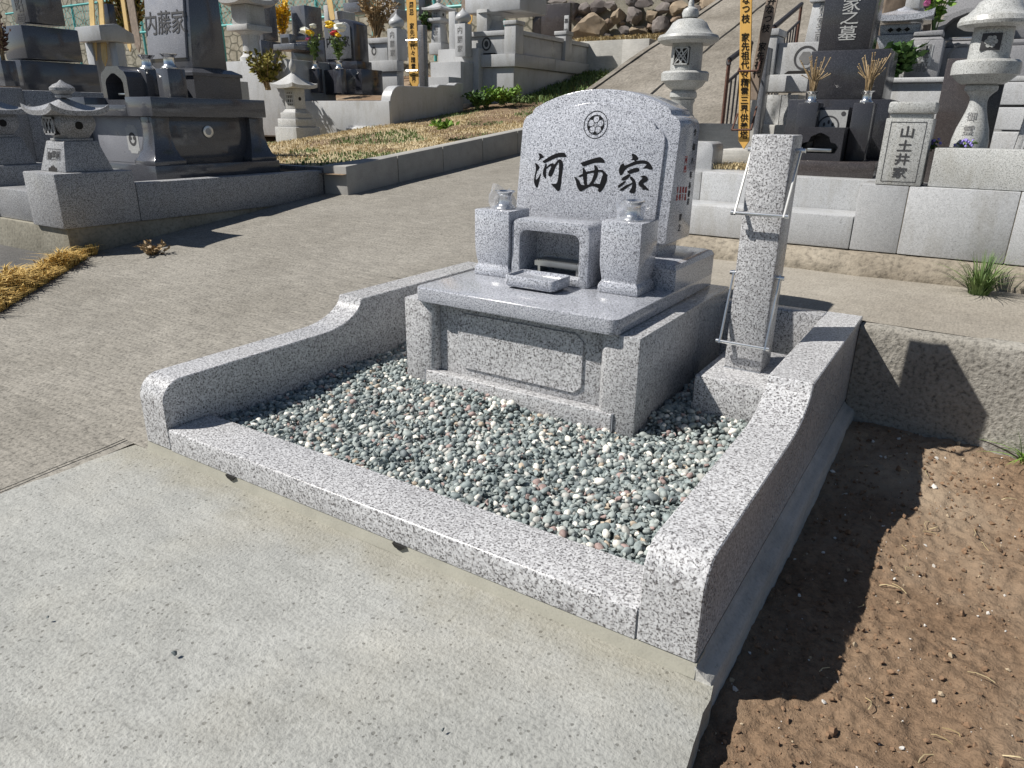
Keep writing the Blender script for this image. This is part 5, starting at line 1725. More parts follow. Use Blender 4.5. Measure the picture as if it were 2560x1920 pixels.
gxe = thing('grave_monument', (X(1210,40,9.3), 9.4, 1.7), 'pale monument with flared foot inside the long enclosure', 'gravestone')
part('foot', lathe(NB(), X(1238,50,9.3), 9.3, [(0.26,EZ(78)),(0.25,EZ(70)),(0.15,EZ(55)),(0.12,EZ(35)),(0.16,EZ(22)),(0.30,EZ(16))], 20), M['grey'], gxe)
bx('slab', M['grey'], gxe, X(1180,5,9.3), X(1318,5,9.3), 9.1, 9.9, EZ(14), EZ(-30), 0.02)
bx('side_stone', M['pale'], gxe, X(1196,50,9.1), X(1222,50,9.1), 9.05, 9.2, EZ(76), EZ(6), 0.006)
# slate plaque with narrow sign
pq = thing('slate_plaque', (X(1390,70,10.6), 10.6, 2.0), 'large dark brown slate plaque leaning by the rock wall', 'plaque')
cb('slab', M['brownblack'], pq, 10.6, 1353, 1424, 1430, 6, 105, 0.006)
sg = cb('name_strip', M['grey'], pq, 10.5, 1410, 1421, 1423, 38, 90, 0.003)
es = ext(sg)
lettering('墓誌', 0.075, ((es[0]+es[1])/2, es[2]-0.002, (es[4]+es[5])/2), M['darkcut'], sg, True, (1,0,0), (0,0,1), 0.01, 2.0)

# ---------------------------------------------------------------- rock wall, low concrete walls above
rk = thing('rock_wall', (-2.5, 11.6, 2.2), 'wall of rough brown boulders set in mortar at the top', 'wall')
yR = 11.6
rz0 = Z(1500, 96, yR)
bxm = NB(); box(bxm, X(1290,50,yR), X(2000,20,yR), yR+0.15, yR+0.8, rz0-0.6, rz0+2.2)
part('mortar', bxm, M['mossbase'], rk, smooth=False)
RM = [plain('brown boulder', (0.20,0.15,0.11), 0.9, var=0.35, scale=9, bmp=0.7), plain('grey boulder', (0.165,0.145,0.135), 0.9, var=0.35, scale=9, bmp=0.7), plain('tan boulder', (0.26,0.205,0.145), 0.9, var=0.35, scale=8, bmp=0.7), plain('dark boulder', (0.11,0.095,0.09), 0.9, var=0.35, scale=9, bmp=0.7)]
def boulder(c, rx, rz, seed, mat, ry=None):
    rnd = random.Random(seed)
    bm = NB()
    bmesh.ops.create_icosphere(bm, subdivisions=3, radius=1.0)
    o = Vector((rnd.uniform(-40,40), rnd.uniform(-40,40), rnd.uniform(-40,40)))
    planes = [(Vector((rnd.gauss(0,1), rnd.gauss(0,1), rnd.gauss(0,1))).normalized(), rnd.uniform(0.50, 0.80)) for _ in range(14)]
    for v in bm.verts:
        p = v.co.copy()
        for n, d in planes:
            s = v.co.dot(n)
            if s > d: v.co -= n*(s-d)*0.97
        v.co *= 1 + 0.12*noise.noise(p*1.4+o) + 0.08*noise.noise(p*3.5+o) + 0.05*noise.noise(p*8+o)
        v.co = Vector((v.co.x*rx, v.co.y*(ry or min(rx,rz)*0.8), v.co.z*rz)) + Vector(c)
    return part('boulder', bm, mat, rk, ang=16)
bl = [(1478,70,58,36,2),(1455,20,26,18,1),(1490,16,26,16,3),(1525,12,22,14,1),(1428,24,22,26,3),(1540,38,20,20,2),(1582,42,28,26,1),(1560,76,18,14,1),(1598,76,28,15,2),(1625,40,20,18,2),(1655,66,28,24,1),(1655,22,26,16,1),(1690,80,22,16,2),(1700,20,30,20,2),(1612,8,30,12,3),(1668,-6,30,12,1),(1575,4,20,14,1),(1645,100,22,8,0),
      (1340,60,22,34,1),(1322,20,24,22,3),(1330,95,20,16,3),(1395,4,30,10,1),(1360,110,24,10,3),(1520,60,16,14,0),(1735,40,30,24,1),(1770,10,34,22,2),(1730,-5,24,14,3),(1510,88,18,10,1),(1690,45,18,14,0),(1624,66,16,12,0),(1550,56,10,9,0),(1445,48,14,10,3)]
for i, (u_, v_, ru, rv, mi) in enumerate(bl):
    c = at(u_, v_, y=yR)
    s_ = (at(u_+100, v_, y=yR)-c).length/100
    s2 = abs((at(u_, v_+50, y=yR)-c).z)/50
    boulder((c.x, yR+0.05, c.z), ru*s_*1.05, rv*s2*1.15, 100+i, RM[mi])
lw = thing('terrace_wall', (-2.8, 11.0, 1.6), 'low stained concrete wall below the boulders', 'wall')
yl = 10.9
xw0, xw1, xw2 = X(1400,120,yl), X(1555,125,yl), X(1622,125,yl)
bx('wall', M['footing'], lw, xw0, xw1-0.002, yl+0.2, yl+0.4, 0.8, Z(1500,98,yl), 0.01)
bx('wall_end', M['footing'], lw, xw1, xw2, yl, yl+0.5, 0.8, Z(1600,97,yl), 0.012)
rgr = random.Random(77)
pts = []
for i in range(1400):
    u_ = rgr.uniform(1440, 1690); y_ = rgr.uniform(yl+0.35, yR-0.2)
    c = at(u_, 97, y=y_)
    pts.append((c.x, y_, Z(1500,97,yl)-0.03, 1.0))
part('wall_grass', blades(pts, 0.16, 0.012, 0.8, rgr), M['drygrass'], None, smooth=False, kind='stuff', label='yellow green grass along the foot of the boulders', cat='grass')
# weeds at the enclosure foot
weed(1255, 262, 8.2, 60, 0.24, 0.32, 0.055, M['leaf'], 'bright green leafy weed at the corner of the long enclosure', 31, leaf_n=22)
weed(1215, 268, 8.1, 44, 0.20, 0.24, 0.05, M['leaf'], 'smaller bright weed left of the enclosure corner', 32, leaf_n=22)
weed(1195, 272, 7.9, 40, 0.22, 0.20, 0.06, M['darkleaf'], 'dark green weed in the shade of the rounded kerb', 33)
weed(1112, 322, 5.2, 16, 0.06, 0.16, 0.06, M['leaf'], 'flat green rosette weed in the dry grass', 34)
pts = []
for i in range(2600):
    y_ = rgr.uniform(8.4, 13.0); x_ = xe1 + rgr.uniform(0.03, 1.2)*rgr.random() + 0.02
    pts.append((x_, y_, max(hill_z(x_, y_), patch_z(x_, y_)), 1.0))
part('bank_grass', blades(pts, 0.13, 0.010, 0.8, rgr), M['greengrass'], None, smooth=False, kind='stuff', label='long green grass in the shade beside the enclosure wall', cat='grass')

# ---------------------------------------------------------------- right: kerb and steps of the neighbouring plot
def rough_base():
    bm = NB()
    xs = [0.40 + i*0.03 for i in range(205)]
    rows = [(0.20, 2.590, 0.010), (0.292, 2.588, 0.016), (0.325, 2.592, 0.022), (0.352, 2.605, 0.022), (0.376, 2.625, 0.018), (0.395, 2.655, 0.012), (0.402, 2.70, 0.0), (0.403, 3.0, 0.0)]
    g = []
    for z, y, a in rows:
        g.append([bm.verts.new((x, y + a*nz(x, z*9, 7.0, 3.0) + a*0.6*nz(x, z*9, 23.0, 5.0), z + (0.008*nz(x, z*5, 11.0, 8.0) if 0.3 < z < 0.4 else 0))) for x in xs])
    for p, q in zip(g, g[1:]):
        for i in range(len(xs)-1): bm.faces.new((p[i], p[i+1], q[i+1], q[i]))
    return bm
part('rough_footing', rough_base(), M['rough'], None, ang=80, label='rough hewn stone footing along the back of the concrete path', cat='footing')
kf = thing('grave_kerb', (2.0, 3.0, 0.4), 'grey granite steps and stained kerb blocks right of the tablet stand', 'kerb')
GR = M['grey']
def fx(u, v, y=2.68): return X(u, v, y)
bx('step', GR, kf, 0.55, 1.585, 2.68, 2.94, 0.405, 0.560, 0.006)
xj = fx(1755, 440, 2.95)
bx('step', GR, kf, 0.30, xj-0.003, 2.95, 3.22, 0.405, 0.710, 0.006)
bx('step', GR, kf, xj, 1.66, 2.945, 3.22, 0.405, 0.712, 0.006)
xa = [1.588, fx(2258, 550), fx(2528, 590), 2.86, 3.5, 4.2, 5.0, 6.2]
for a, b in zip(xa, xa[1:]):
    bx('kerb_block', GR, kf, a, b-0.003, 2.683, 2.94, 0.405, 0.712, 0.004)
for a in xa[1:4]:
    bx('stained_joint', M['rough'], kf, a-0.0028, a-0.0002, 2.686, 2.75, 0.41, 0.708, 0)
bx('kerb_wall', M['grey_fleck'], kf, 1.862, 6.2, 2.70, 2.86, 0.7135, 0.880, 0.006)
bx('floor', GR, kf, 0.35, 6.2, 3.221, 4.4, 0.3, 0.708, 0.004)
bx('floor', GR, kf, 1.67, 6.2, 2.945, 3.22, 0.3, 0.70, 0.004)
# name pillar
npl = thing('name_pillar', (1.745, 2.77, 0.714), 'flecked granite name pillar with carved characters on the right kerb', 'stone pillar')
GF = M['grey_fleck']
px0, px1 = 1.648, 1.836
pb = bx('shaft', GF, npl, px0, px1, 2.681, 2.855, 0.7135, 1.000, 0.004)
bx('neck', GF, npl, px0+0.012, px1-0.012, 2.695, 2.842, 1.0005, 1.020, 0.002)
bx('cap', GF, npl, px0, px1, 2.681, 2.855, 1.0205, 1.070, 0.010)
lettering('山土井家', 0.052, ((px0+px1)/2, 2.6795, 0.857), M['darkcut'], pb, True, (1,0,0), (0,0,1), 0.012, 1.12, sx=1.22)
fr = NB()
for a, b, c, d in ((px0+0.022,px1-0.022,0.728,0.7305),(px0+0.022,px1-0.022,0.9835,0.986),(px0+0.022,px0+0.0245,0.728,0.986),(px1-0.0245,px1-0.022,0.728,0.986)):
    fr.faces.new([fr.verts.new((xx, 2.6798, zz)) for xx, zz in ((a,c),(b,c),(b,d),(a,d))])
part('text_frame', fr, M['darkcut'], pb, smooth=False)

# dark monument with dried flowers
gf = thing('grave_monument', (1.35, 3.5, 0.71), 'dark grey gravestone with vertical carving and dried stems in two vases', 'gravestone')
DK, BB = M['charcoal'], M['brownblack']
cb('plinth', BB, gf, 3.05, 1960, 2186, 2190, 408, 441, 0.006, z0=0.7095, yb=4.1)
zpl = Z(2186, 408, 3.05)
ibn = NB()
yi = 3.10
xa_, xb_ = X(1990, 366, yi), X(2105, 366, yi)
zt_, zb_ = Z(2050, 318, yi), zpl + 0.0005
o_ = [(xa_,zb_),(xb_,zb_),(xb_,zt_),(xa_,zt_)]
cxx, wdd, hh = (xa_+xb_)/2, xb_-xa_, zt_-zb_
# cusped opening
op = [(-0.36,0.22),(0.36,0.22),(0.42,0.40),(0.36,0.52),(0.24,0.56),(0.20,0.72),(0.08,0.80),(0.0,0.84),(-0.08,0.80),(-0.20,0.72),(-0.24,0.56),(-0.36,0.52),(-0.42,0.40)]
ybk = yi+0.17
b1 = part('incense_house', niche(o_, [(cxx+a*wdd, zb_+b*hh) for a, b in op], yi, ybk-0.02, ybk), DK, gf, ang=20)
bx('incense_rack', M['satin'], b1, cxx-0.25*wdd, cxx+0.28*wdd, yi+0.010, yi+0.07, zb_+hh*0.26, zb_+hh*0.36, 0.002)
pa_ = cb('crest_panel', DK, gf, 3.30, 2028, 2120, 2140, 268, 330, 0.004, yb=3.45)
e = ext(pa_)
cw = NB()
xq0, xq1 = X(2030, 295, 3.298), X(2118, 295, 3.298)
zq0, zq1 = Z(2075, 322, 3.298), Z(2075, 275, 3.298)
cw.faces.new([cw.verts.new(p) for p in ((xq0,3.2975,zq0),(xq1,3.2975,zq0),(xq1,3.2975,zq1),(xq0,3.2975,zq1))])
cwo = part('etched_field', cw, M['etched'], pa_, smooth=False)
cr = NB(); cxc = (xq0+xq1)/2
ring_mesh(cr, (cxc, 3.2965, zq0+0.012), (1,0,0), (0,0,1), 0.048, 0.056, 30)
for k in (-1, 0, 1):
    ring_mesh(cr, (cxc+k*0.022, 3.2960, zq0+0.022+(0.012 if k == 0 else 0)), (1,0,0), (0,0,1), 0.0, 0.011, 12, 0.55)
for sx_ in (-1, 1):
    ring_mesh(cr, (cxc+sx_*0.068, 3.2960, zq1-0.018), (1,0,0), (0,0,1), 0.0, 0.012, 10)
part('crest', cr, M['darkcut'], cwo, smooth=False)
for (a, b, c_, nm) in ((1985, 2036, 2052, 'left'), (2122, 2172, 2198, 'right')):
    vs = cb('vase_stone', DK, gf, 3.22, a, b, c_, 257, 405, 0.004, z0=zpl+0.0005, yb=3.36)
    e = ext(vs)
    cx_, cy_ = (e[0]+e[1])/2, (e[2]+e[3])/2
    steel_vase(cx_, cy_, e[5]+0.0005, 0.98, 'steel vase of dry stems on the dark gravestone, %s one' % nm, group='vases of dry stems')
    t = thing('dried_flowers', (cx_, cy_, e[5]+0.045), 'bunch of brittle tan stems in the %s vase of the dark gravestone' % nm, 'dried flowers', 'dry stems on the dark gravestone')
    rs = random.Random(40 + len(nm))
    for k in range(34):
        aa = rs.uniform(0, 6.283); rr_ = 0.068*rs.random()**0.7
        tip = Vector((cx_ + rr_*math.cos(aa)*1.25, cy_ + rr_*math.sin(aa), e[5]+0.045+rs.uniform(0.09, 0.20)))
        md = Vector((cx_ + rr_*0.35*math.cos(aa), cy_ + rr_*0.35*math.sin(aa), e[5]+0.045+0.07))
        bm = NB(); tube(bm, [(cx_+0.012*math.cos(aa), cy_+0.012*math.sin(aa), e[5]+0.045), md, tip], [0.0016, 0.0018, 0.0024], 4)
        bmesh.ops.create_icosphere(bm, subdivisions=1, radius=0.0042, matrix=Matrix.Translation(tip))
        part('stem', bm, M['drystem'], t, smooth=False)
bw_ = cb('wide_base', DK, gf, 3.46, 1962, 2216, 2232, 248, 400, 0.006, z0=zpl+0.0005, yb=3.95)
eb = ext(bw_)
md_ = cb('middle_tier', DK, gf, 3.52, 2021, 2216, 2230, 121, 250, 0.006, z0=eb[5]+0.0005, yb=3.88)
em = ext(md_)
hsF = cb('headstone', DK, gf, 3.58, 2060, 2190, 2206, -90, 118, 0.006, z0=em[5]+0.0005, yb=3.84)
eh = ext(hsF)
zc = (Z(2125, 10, 3.58), Z(2125, 42, 3.58), Z(2122, 82, 3.58))
for ch, z_ in zip('家之墓', zc):
    lettering(ch, 0.080, (X(2124, 50, 3.58), 3.578, z_), M['etched'], hsF, True, (1,0,0), (0,0,1), 0.004, 1.0, sx=1.25)

# brown inscription slab and the large round lantern
bs_ = thing('memorial_slab', (2.0, 3.2, 0.71), 'polished brown black upright slab behind the large round lantern', 'memorial slab')
cb('slab', BB, bs_, 3.16, 2346, 2500, 2516, 143, 376, 0.004, z0=0.7005, yb=3.24)
def round_lantern(name, axis_uv, y, prof, label, mat, group=None, n=30, z0=None):
    """prof: list of parts (part name, [(half width px, v), ...])"""
    ua, va = axis_uv
    cx = X(ua, va, y)
    s = (at(ua+50, va, y=y) - at(ua-50, va, y=y)).length/100 * 0.90
    t = thing('stone_lantern', (cx, y, z0 or Z(ua, prof[0][1][0][1], y)), label, 'stone lantern', group)
    objs = {}
    for pn_, pts in prof:
        zz = [(r*s, at(ua, v, y=y).z) for r, v in pts]
        objs[pn_] = part(pn_, lathe(NB(), cx, y, zz, n), mat, t, ang=35)
    return t, objs, cx, s
lt, lo, cxl, sl_ = round_lantern('x', (2449, 240), 3.0, [
    ('shaft', [(56,420),(55,376),(54,350),(47,322),(36,295),(28,272),(25,255),(27,243),(36,234),(43,229)]),
    ('collar', [(44,228.5),(47,224),(47,216),(43,211.5)]),
    ('platform', [(60,211),(72,205),(88,192),(90,190),(96,188),(97,170),(95,158),(88,152),(70,150)]),
    ('light_box', [(58,149.5),(58,110),(56,72)]),
    ('roof', [(60,71.5),(86,74),(104,66),(106,58),(100,46),(84,38),(66,22),(58,8),(44,0),(20,-6)]),
    ('finial', [(20,-6.2),(26,-14),(30,-26),(22,-40),(10,-52),(0,-62)])],
    'large round flecked stone lantern with carved shaft at the right edge', M['grey_fleck'])
# carved window of the round lantern, facing the front
yw_ = 3.0 - 58*sl_ - 0.001
wz, wr = Z(2480, 108, 3.0), 27*sl_
wb = NB(); box(wb, cxl-wr, cxl+wr, yw_, yw_+0.03, wz-wr*0.9, wz+wr*0.9)
wbo = part('window', wb, M['darkcut'], lo['light_box'], bev=0.002)
fb_ = NB()
for k in range(6):
    a = R(60*k)
    ring_mesh(fb_, (cxl+wr*0.42*math.cos(a), yw_-0.002, wz+wr*0.42*math.sin(a)), (1,0,0), (0,0,1), 0.0, wr*0.26, 14)
ring_mesh(fb_, (cxl, yw_-0.003, wz), (1,0,0), (0,0,1), 0.0, wr*0.22, 14)
part('flower_relief', fb_, M['grey_fleck'], wbo, smooth=False)
lan_prof = [(r*sl_, Z(2449, v, 3.0)) for r, v in [(56,420),(55,376),(54,350),(47,322),(36,295),(28,272),(25,255)]]
def lan_wrap(x, z):
    r = lan_prof[-1][0]
    for (r0, z0_), (r1, z1_) in zip(lan_prof, lan_prof[1:]):
        if z0_ <= z <= z1_: r = r0 + (r1-r0)*(z-z0_)/(z1_-z0_)
    return 3.0 - math.sqrt(max(1e-6, r*r-(x-cxl)**2)) - 0.0015
for k, ch in enumerate('御霊前'):
    z_ = (Z(2440, 292, 3.0), Z(2433, 326, 3.0), Z(2428, 362, 3.0))[k]
    lettering(ch, (0.042, 0.050, 0.054)[k], (cxl-0.012, 2.9, z_), M['midcut'], lo['shaft'], True, (1,0,0), (0,0,1), 0.0, 1.0, wrap=lan_wrap)
# lantern behind the new headstone
lt2, lo2, cx2, s2 = round_lantern('x', (1716, 150), 3.85, [
    ('shaft', [(40,420),(40,300),(30,285),(28,262),(33,250)]),
    ('knob', [(30,249.5),(36,243),(36,233),(31,226)]),
    ('platform', [(34,225.5),(48,216),(56,204),(62,203),(63,184),(58,179),(44,177.5)]),
    ('light_box', [(41,177),(41,140),(40,108)]),
    ('roof', [(44,107.5),(64,112),(78,104),(80,97),(76,90),(62,85),(52,72),(44,58),(32,50),(14,47)]),
    ('finial', [(14,46.8),(20,44),(22,34),(18,24),(8,18),(7,6),(3,-6),(0,-12)])],
    'round grey stone lantern rising behind the new headstone', M['grey_fleck'])
yw_ = 3.85 - 41*s2 - 0.001
wz, wr = Z(1708, 143, 3.85), 21*s2
wb = NB(); box(wb, cx2-wr, cx2+wr, yw_, yw_+0.03, wz-wr, wz+wr)
wbo = part('window', wb, M['crack'], lo2['light_box'], bev=0.002)
lat = NB()
for s in (-1, 1):
    for k in (-1, 0, 1):
        o0 = k*wr*0.75
        w = wr*0.13
        pA, pB = (cx2+o0-wr*0.9*s, wz-wr*0.9), (cx2+o0+wr*0.9*s, wz+wr*0.9)
        cl = lambda x: max(cx2-wr, min(cx2+wr, x))
        lat.faces.new([lat.verts.new((cl(x_), yw_-0.002-0.0007*s, z_)) for x_, z_ in ((pA[0]-w,pA[1]),(pA[0]+w,pA[1]),(pB[0]+w,pB[1]),(pB[0]-w,pB[1]))])
for a, b, c, d in ((-1,1,-1,-0.86),(-1,1,0.86,1),(-1,-0.86,-1,1),(0.86,1,-1,1)):
    box(lat, cx2+a*wr, cx2+b*wr, yw_-0.006, yw_, wz+c*wr, wz+d*wr)
part('lattice', lat, M['grey_fleck'], wbo, smooth=False)

# ---------------------------------------------------------------- behind: crest wall, posts, rails
yw = 4.05
cwl = thing('plot_wall', (1.0, yw, 0.7), 'pale granite wall with round crest left of the dark gravestone', 'wall')
def WZ(v): return Z(1960, v, yw)
def wx(u): return X(u, 150, yw)
wpn = bx('panel', GR, cwl, wx(1938), wx(2100), yw+0.03, yw+0.15, WZ(186), WZ(106), 0.006)
bx('post', GR, cwl, wx(1908), wx(1937), yw, yw+0.18, WZ(186), WZ(88), 0.006)
bx('post_cap', GR, cwl, wx(1906), wx(1940), yw-0.01, yw+0.20, WZ(87.5), WZ(70), 0.006)
bx('course', GR, cwl, wx(1900), wx(2110), yw-0.02, yw+0.2, WZ(230), WZ(186.5), 0.006)
xs_ = [1893, 1931, 1968, 2010]
for a, b in zip(xs_, xs_[1:]):
    bm = NB(); box(bm, wx(a), wx(b)-0.004, yw-0.01, yw+0.2, WZ(312), WZ(237))
    bmesh.ops.subdivide_edges(bm, edges=bm.edges[:], cuts=5, use_grid_fill=True)
    for v in bm.verts:
        if v.co.y < yw: v.co.y += 0.018*noise.noise(v.co*16) + 0.006*noise.noise(v.co*50)
    part('rock_faced_block', bm, M['pale'], cwl, ang=60)
bx('base', M['footing'], cwl, wx(1885), wx(2110), yw-0.04, yw+0.2, WZ(420), WZ(312.5), 0.006)
cr = NB(); c = at(2014, 145, y=yw+0.028); ring_mesh(cr, c, (1,0,0), (0,0,1), 0.060, 0.072, 34)
part('crest_ring', cr, M['darkcut'], wpn, smooth=False)
cr = NB(); ring_mesh(cr, c, (1,0,0), (0,0,1), 0.0, 0.042, 6)
part('crest', cr, M['midcut'], wpn, smooth=False)
sl2 = NB(); sl2.faces.new([sl2.verts.new((X(u_, 180, yw+0.0275), yw+0.0275, WZ(v_))) for u_, v_ in ((1960,184.5),(2030,184.5),(2022,177),(1970,177))])
part('slot', sl2, M['crack'], wpn, smooth=False)
tp = thing('stone_pillar', (wx(2050), 4.5, 0.8), 'tall white tapered shaft with faint carving left of the dark headstone', 'stone pillar')
xa_, xb_ = X(2030, 60, 4.5), X(2082, 60, 4.5)
tsh = part('shaft', frust(NB(), (xa_+xb_)/2, 4.6, Z(2040,112,4.5), Z(2050,5,4.5), 0.10, 0.10, 0.082, 0.082), GR, tp, bev=0.004)
bx('platform', GR, tp, (xa_+xb_)/2-0.105, (xa_+xb_)/2+0.105, 4.495, 4.705, Z(2050,4.6,4.5), Z(2050,-6,4.5), 0.01)
lettering('御霊前', 0.085, ((xa_+xb_)/2, 4.502, Z(2046,55,4.5)), M['midcut'], tsh, True, (1,0,0), (0,0.08,1), 0.0, 1.0)

def rail(pts_uv, y0, y1, bars, label, group):
    t = thing('handrail', tuple(at(*pts_uv[0], y=y0)), label, 'handrail', group)
    a, b = at(*pts_uv[0], y=y0), at(*pts_uv[1], y=y1)
    part('top_rail', tube(NB(), [a - Vector((0,0.0,0.03)), a, b], 0.020, 8), M['iron'], t)
    dz = Vector((0,0,0.15)); dl = Vector((0,0,0.62))
    part('upper_bar', tube(NB(), [a-dz, b-dz], 0.012, 6), M['iron'], t)
    part('lower_bar', tube(NB(), [a-dl, b-dl], 0.012, 6), M['iron'], t)
    for e_ in (a, b): part('post', tube(NB(), [e_, e_-dl-Vector((0,0,0.1))], 0.014, 6), M['rust'], t)
    for k in range(1, bars):
        p = a.lerp(b, k/bars)
        part('baluster', tube(NB(), [p-dz, p-dl], 0.008, 5), M['iron'], t)
rail(((1935, 68), (2004, 10)), 5.2, 6.9, 9, 'dark iron handrail climbing behind the capped gate post', 'iron handrails')
rail(((1823, 150), (1878, 108)), 4.4, 5.3, 5, 'rusty iron handrail behind the yellow tablets', 'iron handrails')

# yellow tablets on a rusty frame
rf = thing('tablet_rack', (0.82, 3.7, 0.75), 'rusty iron tablet rack on a grey slab left of the crest wall', 'tablet stand')
yt = 3.62
cb('back_slab', M['darkgrey'], rf, 3.84, 1893, 1906, 1914, 118, 380, 0.006, yb=3.95)
for v_, du in ((178, 0), (325, -18)):
    p0, p1 = at(1846+du*0.9, v_, y=yt-0.03), at(1894+du*0.9, v_-1, y=yt-0.03)
    part('front_bar', tube(NB(), [p0, p1], 0.007, 6), M['rust'], rf)
    for p_, (uu, vv) in ((p0, (1862+du, v_-40)), (p1, (1908+du*0.9, v_-58))):
        part('side_arm', tube(NB(), [p_, at(uu, vv, y=yt+0.16)], 0.006, 6), M['rust'], rf)
bx('foot_slab', M['footing'], rf, X(1800,380,3.56), X(1896,380,3.56), 3.54, 3.86, Z(1850,394,3.56)-0.05, Z(1850,374,3.56), 0.010)
ztx = Z(1862, 150, yt)
tablet('memorial_tablet', yt, 1866, -60, 1859, 373, 0.068, M['wood'], 'bright yellow pointed tablet with black writing on the rusty rack', '土井なつ枝　家先祖代々精霊三界供養塔', 0.0505, 1.0, textz=ztx, group='yellow tablets with black writing')
tablet('memorial_tablet', yt+0.09, 1934, -20, 1878, 250, 0.066, M['oldwood'], 'grey weathered tablet leaning right behind the bright yellow one', '井なつ枝　家先祖代', 0.05, 1.0, textz=Z(1905, 90, yt), point=False)
# low granite and concrete pieces left of the tablets
lo_ = thing('low_wall', (0.6, 3.9, 0.4), 'low concrete wall with a sloped shadow left of the rusty rack', 'wall')
bx('wall', M['footing'], lo_, X(1745,330,3.95), X(1885,330,3.95), 3.95, 4.08, 0.3, Z(1800,309,3.95), 0.006)
rs = thing('boundary_stone', (0.5, 3.3, 0.4), 'small rounded grey stone beside the new headstone back', 'boundary stone')
xq0, xq1 = X(1730,395,3.24), X(1781,395,3.24)
zq = Z(1765,355,3.24)
part('stone', prism_y(NB(), [(xq0-0.2,0.5),(xq0-0.2,zq),(xq1-0.03,zq),(xq1-0.008,zq-0.012),(xq1,zq-0.04),(xq1,0.5)], 3.24, 3.44), GR, rs, bev=0.006)
rw_ = random.Random(5)
pts = []
for i in range(900):
    u_ = rw_.uniform(1782, 1900); y_ = rw_.uniform(3.25, 3.55)
    c = at(u_, 405, y=y_); pts.append((c.x, y_, 0.712, 1.0))
part('verge_grass', blades(pts, 0.05, 0.003, 1.0, rw_), M['drygrass'], None, smooth=False, kind='stuff', label='dry grass at the foot of the rusty tablet rack', cat='grass')

# ---------------------------------------------------------------- upper right: grey grave with flowers, small lantern, vase pillar
yu = 4.6
ug = thing('terrace_kerb', (2.0, 4.3, 0.7), 'pale kerb with moss under the small lantern and flower pillar', 'kerb')
bx('coping', GR, ug, X(2205,200,4.3), X(2560,200,4.3)+0.8, 4.3, 4.5, Z(2300,206,4.3), Z(2300,193,4.3), 0.008)
bx('wall', GR, ug, X(2205,230,4.3), X(2560,230,4.3)+0.8, 4.33, 4.5, 0.7, Z(2300,206.5,4.3), 0.004)
bx('floor', GR, ug, X(2180,200,4.5), X(2560,200,4.5)+1.2, 4.501, 6.2, 0.7, Z(2300,196,4.4), 0.004)
zu = Z(2300,196,4.4)
sl_t = thing('stone_lantern', (X(2248,150,4.85), 4.85, zu), 'small smooth lantern with lattice window beside the dark headstone', 'stone lantern')
cxs = X(2248, 100, 4.85)
def SZ(v): return Z(2248, v, 4.85)
GS = M['stone']
bm = NB(); box(bm, cxs-0.085, cxs+0.085, 4.76, 4.94, zu-0.05, SZ(131))
part('rough_foot', bm, M['pale'], sl_t, bev=0.006)
part('shaft', frust(NB(), cxs, 4.85, SZ(130.5), SZ(91), 0.095, 0.095, 0.135, 0.12), GS, sl_t, bev=0.004)
lbx = part('light_box', frust(NB(), cxs, 4.85, SZ(90), SZ(64), 0.115, 0.105, 0.125, 0.11), GS, sl_t, bev=0.012)
lt_ = NB()
for k in (-1, 0, 1):
    for s in (-1, 1):
        x_ = cxs + k*0.05
        lt_.faces.new([lt_.verts.new(p) for p in ((x_, 4.732, SZ(85)), (x_+0.02, 4.732, SZ(79)), (x_, 4.731, SZ(73)), (x_-0.02, 4.732, SZ(79)))]) if s > 0 else None
part('lattice', lt_, M['crack'], lbx, smooth=False)
part('roof', hip_roof(cxs, 4.85, SZ(60), 0.20, 0.055, 0.03, 0.035, 1.2), GS, sl_t, ang=30)
part('finial', onion(cxs, 4.85, SZ(35), 0.055, SZ(16)-SZ(35)), GS, sl_t)
vp_ = thing('vase_pillar', (X(2310,180,4.75), 4.75, zu), 'grey carved flower pillar holding a pink and yellow bouquet', 'stone pillar')
cv = X(2310, 140, 4.7)
DG2 = granite('mid grey honed granite', (0.30,0.30,0.31), (0.25,0.25,0.26), (0.15,0.15,0.155), 240, 0.42, 0.08, 0.4, 0.4)
def VZ(v): return Z(2310, v, 4.7)
vsh = bx('shaft', DG2, vp_, cv-0.10, cv+0.10, 4.68, 4.86, zu-0.02, VZ(100), 0.008)
part('shoulder', frust(NB(), cv, 4.77, VZ(99.8), VZ(90), 0.098, 0.088, 0.070, 0.065), DG2, vp_, bev=0.003)
bx('rim', DG2, vp_, cv-0.085, cv+0.085, 4.69, 4.85, VZ(89.8), VZ(77), 0.006)
pn = bx('text_panel', M['grey'], vsh, cv-0.048, cv+0.048, 4.676, 4.685, VZ(165), VZ(113), 0.002)
lettering('御霊前', 0.075, (cv, 4.6745, VZ(139)), M['midcut'], pn, True, (1,0,0), (0,0,1), 0.02, 0.85)
bouquet((cv+0.02, 4.77, VZ(78)), 0.32, [(0.06,0.30,'yellowfl',0.8),(-0.05,0.27,'pinkfl',0.9),(-0.03,0.31,'whitefl',0.8),(-0.06,0.17,'pinkfl',0.7),(0.03,0.26,'pinkfl',0.6)], 'tall bouquet with pink and yellow blooms in the carved pillar', 60, M['leaf'], 0.06, 0.10, 0.035)
ugm = thing('grave_monument', (2.3, 5.2, zu), 'grey monument with arched incense niche behind the large lantern', 'gravestone')
bx('base', DG2, ugm, X(2346,160,4.95), X(2600,160,4.95), 4.95, 5.5, zu-0.02, Z(2400,118,4.95), 0.010)
bx('roll', DG2, ugm, X(2362,110,5.0), X(2600,110,5.0), 5.0, 5.5, Z(2400,117.5,4.95), Z(2400,102,5.0), 0.02)
